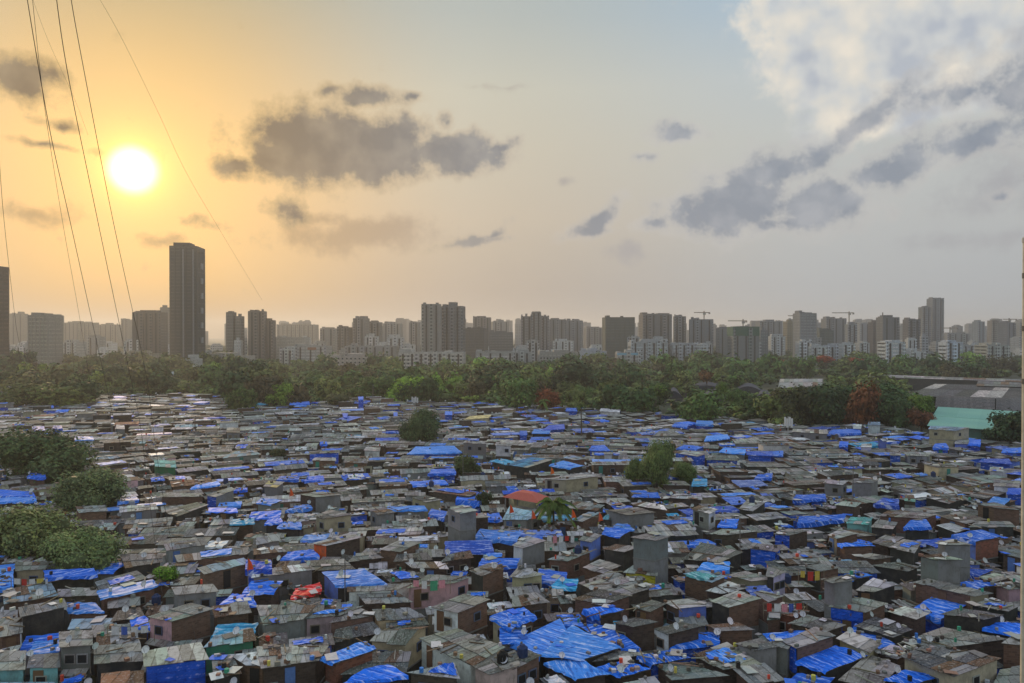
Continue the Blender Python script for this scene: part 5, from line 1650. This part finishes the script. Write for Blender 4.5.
building(795, 817, 314, 820, 'grid', (0.38, 0.37, 0.36), 'pale gridded tower with a domed top at right', yaw=.1, steps=((.25, .8, 1.8),), fl=3.2)
building(816, 834, 331, 900, 'net', (0.16, 0.19, 0.18), 'low green netted block right of the gridded tower', col2=(0.02, 0.12, 0.085))
building(823, 847, 319, 1100, 'slab', (0.26, 0.27, 0.28), 'broad blue grey block behind the low green netted block', steps=((.2, .5, 2),))
building(846, 857, 325, 1000, 'rails', (0.34, 0.35, 0.36), 'pale slim block under the tall crane')
building(857, 870, 324, 1300, 'slab', (0.36, 0.37, 0.39), 'faint pale block right of the tall crane')
building(869, 880, 323, 950, 'net', (0.20, 0.17, 0.16), 'brown unfinished block left of the masted tower', col2=(0.1, 0.08, 0.08))
b = building(879, 899, 318, 900, 'slab', (0.22, 0.22, 0.22), 'dark tower with a mast on its roof at right', steps=((.15, .7, 3),))
m = MB(); m.tube([Vector((-b[1] * .6, 0, b[3])), Vector((-b[1] * .6, 0, b[3] + 7))], .6, CONC, CD, 6); m.build('mast', b[0])
building(900, 906, 326, 1300, 'slab', (0.34, 0.35, 0.36), 'thin faint block between the masted tower and brown tower')
building(905, 920, 320, 950, 'rails', (0.23, 0.22, 0.22), 'brown grey tower left of the tallest right hand tower', steps=((.2, .7, 1.5),))
building(920, 930.5, 307.5, 1250, 'slab', (0.24, 0.26, 0.28), 'tallest right hand tower, its lower left half', yaw=0, cat='tower', fl=3.4)
building(929, 943.5, 299, 1260, 'slab', (0.26, 0.28, 0.31), 'tallest right hand tower, its taller right half', yaw=0, cat='tower', steps=((.2, .9, 1.4),), fl=3.4)
building(944, 971, 334, 1200, 'slab', (0.36, 0.36, 0.36), 'low broad block right of the tallest right hand tower')
building(974, 985, 322, 1300, 'slab', (0.30, 0.34, 0.38), 'bluish far tower near the right edge')
building(989, 1000, 321, 1200, 'slab', (0.34, 0.30, 0.27), 'tan tower near the right edge', steps=((.5, .9, 1.5),))
building(1000, 1016, 323, 1100, 'slab', (0.24, 0.25, 0.27), 'dark bluish tower under a small crane at the right edge')
building(1016, 1032, 324, 1200, 'slab', (0.32, 0.34, 0.36), 'pale tower cut by the right edge of the view')
b = building(881, 905, 343, 700, 'rails', (0.56, 0.56, 0.55), 'bright white block on the treeline at right', yaw=0, fl=3.5); windows(b, 3, 7, 3, 3.5)
b = building(942, 963, 343, 720, 'rails', (0.50, 0.52, 0.56), 'bluish white banded block on the treeline at right', yaw=0, fl=3.6); windows(b, 3, 6, 3, 3.6)
b = building(980, 1009, 346, 760, 'rails', (0.40, 0.39, 0.35), 'pale cream block on the treeline near the right edge', yaw=0, fl=3.4); windows(b, 3, 8, 4, 3.4)
building(824, 847, 347, 800, 'rails', (0.50, 0.50, 0.52), 'low white block below the green netted block at right', yaw=0)
building(920, 930, 337, 900, 'plain', (0.46, 0.47, 0.49), 'small white block at the foot of the tallest right hand tower')
building(8, 27, 314, 1400, 'slab', (0.34, 0.31, 0.27), 'faint far block behind the left edge tower', steps=((.5, .8, 2.5),))
building(50, 62, 316, 1300, 'slab', (0.36, 0.33, 0.28), 'faint far block behind the white gridded block')
building(62, 98, 323, 1450, 'slab', (0.36, 0.33, 0.28), 'faint long far block right of the white gridded block', steps=((.25, .5, 2),))
building(98, 121, 325, 1500, 'slab', (0.36, 0.33, 0.28), 'faint low far block under the cables')
building(121, 131, 320, 1400, 'slab', (0.34, 0.31, 0.27), 'faint slim far block left of the dark stepped block')
building(160, 169, 308, 1000, 'slab', (0.32, 0.29, 0.25), 'pale slim tower half hidden behind the tallest tower')
building(276, 318, 325, 1500, 'slab', (0.36, 0.34, 0.30), 'faint far row right of the grey brown tower', steps=((.1, .3, 1.5), (.5, .8, 1.2)))

# the far skyline: a haze of blocks behind all those
RC = random.Random(33)
items_b = []
for i in range(165):
    u = RC.uniform(-5, 1030); d = RC.uniform(1500, 2600)
    w = RC.uniform(4, 13); vt = RC.uniform(319, 333)
    if u < 320: vt += 2
    c = RC.uniform(.26, .4)
    b = building(u - w / 2, u + w / 2, vt, d, 'plain', (c, c, c * 1.02), None, cat='far block')
    items_b.append((b[0], RC.choice(['faint far block']) + (' taller than its neighbours' if vt < 323 else (' low and broad' if w > 16 else '')), (u, vt)))
for i in range(125):         # low houses and flats on the near side of the city
    u = RC.uniform(0, 1024); d = RC.uniform(760, 1150)
    w = RC.uniform(8, 24); vt = RC.uniform(337, 353)
    c = RC.uniform(.32, .68)
    b = building(u - w / 2, u + w / 2, vt, d, RC.choice(['plain', 'rails', 'slab']), (c, c * .98, c * .94), None, cat='low block', name='low_block')
    items_b.append((b[0], ('pale' if c > .4 else 'grey') + ' low block' + (' of wide front' if w > 18 else ''), (u, vt)))
LAND_B = [(12, 300, 'the left edge tower'), (42, 335, 'the white gridded block'), (80, 323, 'the faint long far block'), (148, 320, 'the dark stepped block'), (186, 300, 'the tallest tower'), (235, 325, 'the slim twin finned tower'),
          (258, 320, 'the grey brown tower'), (292, 342, 'the open pillared block'), (344, 335, 'the dark square block'), (361, 325, 'the raised centre tower'), (392, 330, 'the pale stepped tower'),
          (442, 315, 'the central tall pair'), (477, 335, 'the dark unfinished block'), (500, 330, 'the pale tower'), (536, 325, 'the finned tower cluster'), (574, 328, 'the two grey towers'),
          (619, 330, 'the dark netted block'), (656, 325, 'the parapet crowned brown tower'), (702, 325, 'the crane topped block'), (745, 335, 'the green netted tower'), (790, 325, 'the ochre topped block'),
          (806, 325, 'the pale gridded tower'), (835, 325, 'the broad blue grey block'), (850, 330, 'the tall crane'), (889, 325, 'the masted tower'), (912, 328, 'the brown grey tower'), (932, 315, 'the tallest right hand tower'),
          (957, 338, 'the low broad block'), (980, 328, 'the bluish far tower'), (1008, 328, 'the dark bluish tower'), (660, 350, 'the white hospital block'), (558, 355, 'the brown piered block'), (893, 348, 'the bright white block')]
label_all(items_b, 'block', LAND_B)

def crane(u, vtop, d, left, right, label, yaw=0.0):
    k = d / FPX; ht = CH + (VH - vtop) * k; x = (u - W / 2) * k
    root = empty('tower_crane', (x, d, 0)); root.rotation_euler = (0, 0, yaw); tag(root, label, 'crane', 'tower cranes')
    c = (0.16, 0.13, 0.10)
    t_ = .38 * k
    m = MB(); m.abox(-t_, t_, -t_, t_, 0, ht, CONC, c); m.build('mast', root)
    L, Rr = left * k, right * k
    m = MB(); m.abox(-L, -t_ - .1, -t_ * .8, t_ * .8, ht - 2.4, ht - 2.4 + .75 * k, CONC, c); m.build('jib', root)
    m = MB(); m.abox(t_ + .1, Rr, -t_ * .8, t_ * .8, ht - 2.4, ht - 2.4 + .75 * k, CONC, c); m.build('counter_jib', root)
    m = MB(); m.abox(Rr - 1.5 * k, Rr + .1, -t_, t_, ht - 2.4 - 1.2 * k, ht - 2.5, CONC, (0.2, 0.2, 0.2)); m.build('counterweight', root)
    m = MB(); m.abox(-1.6, 1.6, -t_ - 1.8, -t_ - .1, ht - 4.8, ht - 2.6, CONC, (0.3, 0.3, 0.28)); m.build('cab', root)
crane(704, 311, 930, 10, 6, 'thin crane above the blue grey block right of centre')
crane(743, 319, 800, 15, 4, 'crane with a long jib above the green netted tower')
crane(849, 311.5, 1050, 17, 5, 'tall crane with a long jib right of the gridded tower')
crane(950, 327, 1250, 9, 8, 'low distant crane right of the tallest right hand tower')
crane(1009, 318, 1100, 6, 8, 'small crane above the dark bluish tower at the right edge')
crane(794, 314, 840, 6, 3, 'short crane arm left of the gridded tower top')

# ------------------------------------------------------------------ halls and sheds behind the town
def shed(name, label, px, z, roofc, wallc, rise=0.0, mat=SHEET, cat='shed', open_=False):
    A, B, C_, D = [unproj(u, v, z) for u, v in px]
    c = (A + B + C_ + D) / 4; o = (c.x, c.y, 0)
    root = empty(name, o); tag(root, label, cat, 'sheds and halls behind the huts')
    up = Vector((0, 0, .15))
    rf = MB()
    if rise:
        n = 8
        prev = None
        for i in range(n + 1):
            t_ = i / n; zz = Vector((0, 0, sin(pi * t_) * rise))
            cur = (A.lerp(D, t_) + zz, B.lerp(C_, t_) + zz)
            if prev: rf.prism([prev[0], prev[1], cur[1], cur[0]], [prev[0] + up, prev[1] + up, cur[1] + up, cur[0] + up], mat, jit(roofc, .08, RC))
            prev = cur
        for P_a, P_b in ((A, D), (B, C_)):
            rf.poly([P_a.lerp(P_b, i / n) + Vector((0, 0, sin(pi * i / n) * rise + .02)) for i in range(n + 1)], mat, tuple(x * .8 for x in roofc))
    else:
        roof_geo(rf, [A, B, C_, D], mat, roofc, RC, 1)
    rf.build('roof', root, o)
    w = MB(); ins = [c + (p - c) * .96 for p in (A, B, C_, D)]
    w.prism([Vector((p.x, p.y, 0)) for p in ins], [Vector((p.x, p.y, z - .05)) for p in ins], PLAST, wallc, (False, True))
    w.build('wall', root, o)
    return root
shed('turquoise_hall', 'big hall with a plain turquoise sheet roof behind the huts at right', [(927, 426), (1040, 433), (1040, 413), (938, 407)], 7.0, (0.20, 0.43, 0.36), (0.1, 0.2, 0.17), mat=PLAIN, cat='hall')
shed('long_shed', 'long pale roofed shed running to the right edge, upper of the pair', [(868, 377), (1050, 383), (1050, 380.5), (870, 374.5)], 7, (0.26, 0.27, 0.27), (0.06, 0.06, 0.06))
shed('long_shed', 'grey roofed warehouse below the long pale shed at right', [(905, 396), (1050, 400), (1050, 387), (935, 384)], 7, (0.085, 0.09, 0.095), (0.035, 0.035, 0.04))
shed('long_shed', 'pale ended grey shed at the right edge above the warehouse', [(976, 386), (1050, 388), (1050, 384), (978, 381)], 7.5, (0.18, 0.19, 0.19), (0.08, 0.08, 0.085))
shed('coal_grey_shed', 'dark low arched shed left of the turquoise hall roof', [(935, 408), (995, 411), (995, 402), (938, 400)], 5, (0.09, 0.09, 0.10), (0.05, 0.05, 0.05), rise=3, mat=SHEET)
shed('coal_grey_shed', 'dark low arched shed at the right edge behind the turquoise hall', [(996, 411), (1045, 412), (1045, 402), (996, 402)], 5, (0.10, 0.10, 0.11), (0.05, 0.05, 0.05), rise=3)
shed('low_shed', 'pale low shed between trees above the big brownish tree', [(778, 388), (822, 387), (822, 379), (780, 379)], 6, (0.34, 0.36, 0.36), (0.15, 0.16, 0.16))
for (u0, u1, vv, lab) in ((664, 683, 398, 'small arched dark roof, leftmost of the group in the wood'), (684, 730, 392, 'long arched dark roof at the back of the group in the wood'),
                          (697, 734, 400, 'arched dark roof with a white end in the wood'), (731, 764, 393, 'arched dark roof with a white strip, right of the group'),
                          (752, 776, 401, 'small arched dark roof, rightmost and nearest of the group')):
    shed('arched_shed', lab, [(u0, vv), (u0 + 3, vv - 4), (u1 - 3, vv - 4), (u1, vv)], 3.2, (0.07, 0.075, 0.095), (0.12, 0.12, 0.12), rise=3.2, mat=PLAIN)
def pavilion():
    A, B = unproj(150, 385, 5.0), unproj(171, 385, 5.0)
    C_, D = at(174, 371.5, A.y + 9), at(146, 371.5, A.y + 9)
    c = (A + B + C_ + D) / 4; o = (c.x, c.y, 0)
    root = empty('blue_roofed_pavilion', o); tag(root, 'pavilion with a steep pale blue roof in the trees left of the tallest tower', 'pavilion', 'sheds and halls behind the huts')
    rf = MB(); n_ = 6
    for i in range(n_):
        q = [bil([A, B, C_, D], i / n_, 0), bil([A, B, C_, D], (i + 1) / n_, 0), bil([A, B, C_, D], (i + 1) / n_, 1), bil([A, B, C_, D], i / n_, 1)]
        rf.prism([p - Vector((0, 0, .2)) for p in q], q, PLAIN, jit((0.36, 0.43, 0.47), .07, RC))
    rf.build('roof', root, o)
    w = MB(); w.prism([Vector((p.x, p.y, 0)) for p in (A + Vector((1, 1, 0)), B + Vector((-1, 1, 0)), C_, D)],
                      [A + Vector((1, 1, .3)), B + Vector((-1, 1, .3)), C_ - Vector((0, 0, .4)), D - Vector((0, 0, .4))], PLAST, (0.33, 0.31, 0.28), (False, True)); w.build('wall', root, o)
pavilion()
shed('low_shed', 'small pale shed in the trees at the left edge', [(0, 386), (14, 387), (12, 382), (0, 381)], 7, (0.5, 0.5, 0.5), (0.2, 0.2, 0.2))

# ------------------------------------------------------------------ masts, poles, cables
def antenna(u, v, label, hpx, wpx):
    c = unproj(u, v + hpx / 2, 6.0); k = c.y / FPX
    root = empty('antenna_mast', (c.x, c.y, 0)); tag(root, label, 'antenna mast', 'antenna masts')
    ht = 6 + hpx * k
    m = MB(); m.tube([Vector((0, 0, 0)), Vector((0, 0, ht))], .12, PLAIN, (0.4, 0.4, 0.4), 8); m.build('pole', root)
    for i in range(4):
        m = MB(); x = (i - 1.5) * wpx * k / 4; z0 = ht - hpx * k * (.62 + .1 * (i % 2))
        m.abox(x - .24, x + .24, -.5, -.3, z0, z0 + hpx * k * .6, PLAIN, (0.62, 0.63, 0.63))
        m.abox(x - .05, x + .05, -.3, -.1, z0 + .3, z0 + .45, PLAIN, (0.3, 0.3, 0.3))
        m.build('panel', root)
    m = MB(); m.abox(-wpx * k / 2, wpx * k / 2, -.12, .12, ht - hpx * k * .5, ht - hpx * k * .5 + .12, PLAIN, (0.3, 0.3, 0.3)); m.build('crossbar', root)
antenna(788, 424, 'mast carrying white antenna panels at the back edge of the huts', 15, 9)
antenna(415, 401, 'small antenna mast left of centre at the back edge of the huts', 9, 7)
def mast(u, v0, v1, z0, label, r=.06):
    p = unproj(u, v1, z0); top = CH + (VH - v0) * p.y / FPX
    root = empty('thin_pole', (p.x, p.y, 0)); tag(root, label, 'pole', 'thin poles')
    m = MB(); m.tube([Vector((0, 0, 0)), Vector((0, 0, top))], r, PLAIN, (0.16, 0.15, 0.14), 6); m.build('shaft', root)
    m = MB(); m.abox(-.5, .5, -.04, .04, top - .5, top - .42, PLAIN, (0.2, 0.2, 0.2)); m.build('crossbar', root)
mast(853, 455, 505, 4, 'thin metal pole beside the green walled hut at right')
mast(463, 446, 478, 5, 'thin pole left of the steel blue roof')
mast(373, 384, 402, 6, 'thin pole at the back edge of the huts left of the bright tree', .1)
mast(740, 520, 548, 5, 'thin pole rising between roofs right of the tall grey box hut')
mast(345, 560, 590, 5, 'thin pole behind the streaked blue roof left of centre')

def cable(pts, label, r=.02, name='overhead_cable'):
    """pts: (u, v, distance) along the cable"""
    P0 = [at(u, v, d) for u, v, d in pts]
    out = []
    for i in range(len(P0) - 1):        # smooth curve through the points
        a = P0[max(i - 1, 0)]; b = P0[i]; c = P0[i + 1]; d = P0[min(i + 2, len(P0) - 1)]
        for k in range(10):
            t_ = k / 10
            out.append(.5 * ((2 * b) + (c - a) * t_ + (2 * a - 5 * b + 4 * c - d) * t_ * t_ + (3 * b - a - 3 * c + d) * t_ ** 3))
    out.append(P0[-1])
    m = MB(); rr = [r * .8 * (.5 + .85 * (p.y / 120)) for p in out]
    m.tube(out, rr, 0, (1, 1, 1), 6)
    o = m.build(name, None, mats=[M_CABLE]); tag(o, label, 'cable', 'overhead cables')
cable([(24, -20, 20), (50, 131, 26), (72, 230, 34), (105, 380, 55), (114, 420, 66), (122, 450, 80)], 'dark cable from the top left corner, second from the left, ending mid town')
cable([(30.5, -20, 21), (45, 110, 26), (64, 230, 35), (80, 320, 47), (92, 395, 62)], 'thinner cable that crosses the second cable near the dark cloud', .012)
cable([(54, -20, 20), (69, 80, 25), (98, 222, 34), (131, 380, 55), (141, 430, 66), (152, 520, 76), (163, 600, 72)], 'dark cable passing just left of the sun', .021)
cable([(68, -20, 20), (82, 60, 25), (115, 230, 36), (147, 380, 58), (156, 450, 70), (172, 545, 76), (200, 655, 66)], 'dark cable crossing close to the sun and falling to the near roofs', .02)
cable([(88, -20, 30), (120, 35, 34), (158, 112, 42), (185, 170, 50), (215, 222, 62), (262, 300, 90)], 'very thin cable slanting away right of the sun', .010)
cable([(-2, 140, 24), (5, 230, 34), (16, 325, 52), (20, 345, 60)], 'thin cable at the far left edge', .014)
cable([(26, -20, 30), (48, 40, 34), (75, 100, 42), (88, 135, 48)], 'faint cable fanning right from the top left corner', .007)

# the slim beige pole close to the camera at the right edge
def edge_pole():
    p = at(1025.6, 460, 7.0)
    root = empty('beige_pole', (p.x, p.y, 0)); tag(root, 'slim beige pole close by, along the right edge of the view', 'pole')
    top = CH + (VH - 236) * 7.0 / FPX
    m = MB(); m.tube([Vector((0, 0, 20)), Vector((0, 0, 27)), Vector((0, 0, top - .05))], .034, PLAIN, (0.6, 0.54, 0.42), 16); m.build('shaft', root)
    m = MB(); m.tube([Vector((0, 0, top - .06)), Vector((0, 0, top - .02)), Vector((0, 0, top))], [.04, .04, .02], PLAIN, (0.5, 0.48, 0.44), 16); m.build('cap', root)
    for i in range(3):
        z = top - .4 - i * .5
        m = MB(); m.tube([Vector((0, 0, z)), Vector((0, 0, z + .05))], .038, PLAIN, (0.2, 0.18, 0.15), 16); m.build('clamp', root)
edge_pole()

# orange flags and washing lines
def flag(u, v, z, col, label):
    p = unproj(u, v, z); root = empty('flag', (p.x, p.y, 0)); tag(root, label, 'flag', 'orange flags')
    m = MB(); m.tube([Vector((0, 0, z - 3)), Vector((0, 0, z + 1.4))], .035, PLAIN, (0.3, 0.25, 0.2), 6); m.build('pole', root)
    m = MB()
    pts = [(0, 0), (.35, -.5), (.6, -1.2), (.2, -1.3), (-.1, -1.4)]
    tp = [Vector((x, .05 * (i % 2), z + 1.3 + y)) for i, (x, y) in enumerate(pts)]
    for i in range(1, 4):
        m.poly([tp[0], tp[i + 1], tp[i]], PLAIN, col); 
    m.poly([tp[0] + Vector((0, .03, 0)), tp[1] + Vector((0, .03, 0)), tp[4] + Vector((0, .03, 0))], PLAIN, col)
    m.build('cloth', root)
flag(551, 474, 8.0, (0.85, 0.16, 0.02), 'orange flag on a roof edge under the steel blue roof')
flag(510, 513, 6.4, (0.8, 0.10, 0.03), 'orange red flag on the light blue roof below the red roofed hall')
flag(532, 519, 6.2, (0.8, 0.12, 0.04), 'orange red flag at the near end of the light blue roof')
flag(572, 518, 6.4, (0.8, 0.12, 0.03), 'orange flag right of the small coconut palm')
flag(599, 521, 6.4, (0.85, 0.12, 0.03), 'orange flag farthest right, above the steel blue strip')
flag(290, 496, 6.6, (0.8, 0.12, 0.03), 'small orange flag among roofs left of the grey box hut')
flag(248, 570, 7.0, (0.85, 0.10, 0.03), 'orange flag on the open fronted brick hut')

def washing_line(u, v, z, span, cols, label):
    p = unproj(u, v, z); root = empty('washing_line', (p.x, p.y, 0)); tag(root, label, 'washing line', 'washing lines')
    rr = random.Random(int(u * 7 + v))
    m = MB(); a, b = Vector((-span / 2, 0, z + 1.3)), Vector((span / 2, .4, z + 1.2)); mid_ = (a + b) / 2 - Vector((0, 0, .15))
    m.tube([a, mid_, b], .02, PLAIN, (0.2, 0.2, 0.2), 4); m.build('line', root)
    for e in (a, b):
        m = MB(); m.tube([Vector((e.x, e.y, z - .3)), e], .035, PLAIN, (0.25, 0.2, 0.14), 5); m.build('prop', root)
    n = len(cols)
    for i, c in enumerate(cols):
        t0 = .08 + .84 * i / n; t1 = t0 + .84 / n * rr.uniform(.6, .9)
        f = lambda t_: a.lerp(b, t_) - Vector((0, 0, .15 * (1 - abs(2 * t_ - 1)) + .03))
        h_ = rr.uniform(.6, 1.1); q0, q1 = f(t0), f(t1); m = MB(); k = 4
        for j in range(k):
            o0 = Vector((0, .05 * (j % 2), 0)); o1 = Vector((0, .05 * ((j + 1) % 2), 0))
            x0, x1 = q0.lerp(q1, j / k), q0.lerp(q1, (j + 1) / k); dn = Vector((0, 0, h_))
            m.poly([x0 - dn + o0, x1 - dn + o1, x1 + o1, x0 + o0], PLAIN, c)
        m.build('garment', root)
WHT, RED_, PNK, YEL, BLU, GRN = (0.7, 0.7, 0.7), (0.55, 0.06, 0.05), (0.7, 0.3, 0.35), (0.65, 0.5, 0.1), (0.08, 0.15, 0.5), (0.08, 0.35, 0.2)
washing_line(430, 592, 4.9, 4.2, [PNK, WHT, GRN, PNK], 'washing line with pink and white clothes behind the white gabled brick house')
washing_line(562, 545, 4.7, 4.6, [WHT, PNK, WHT, RED_, WHT], 'washing line of white, pink and red clothes left of the tall grey box hut')
washing_line(786, 616, 4.6, 4.4, [RED_, WHT, PNK, BLU, RED_], 'washing line of red, pink and blue clothes left of the grey box hut at right')
washing_line(812, 582, 4.6, 3.0, [YEL, RED_, YEL], 'short line of yellow and red cloth beside the grey box hut at right')
washing_line(130, 640, 4.6, 4.0, [WHT, BLU, WHT, WHT], 'line of white and blue clothes over the streaked roofs near the lower left corner')
washing_line(28, 590, 4.6, 3.6, [WHT, RED_, WHT, YEL], 'line of mixed clothes over the light blue roof at the left edge')
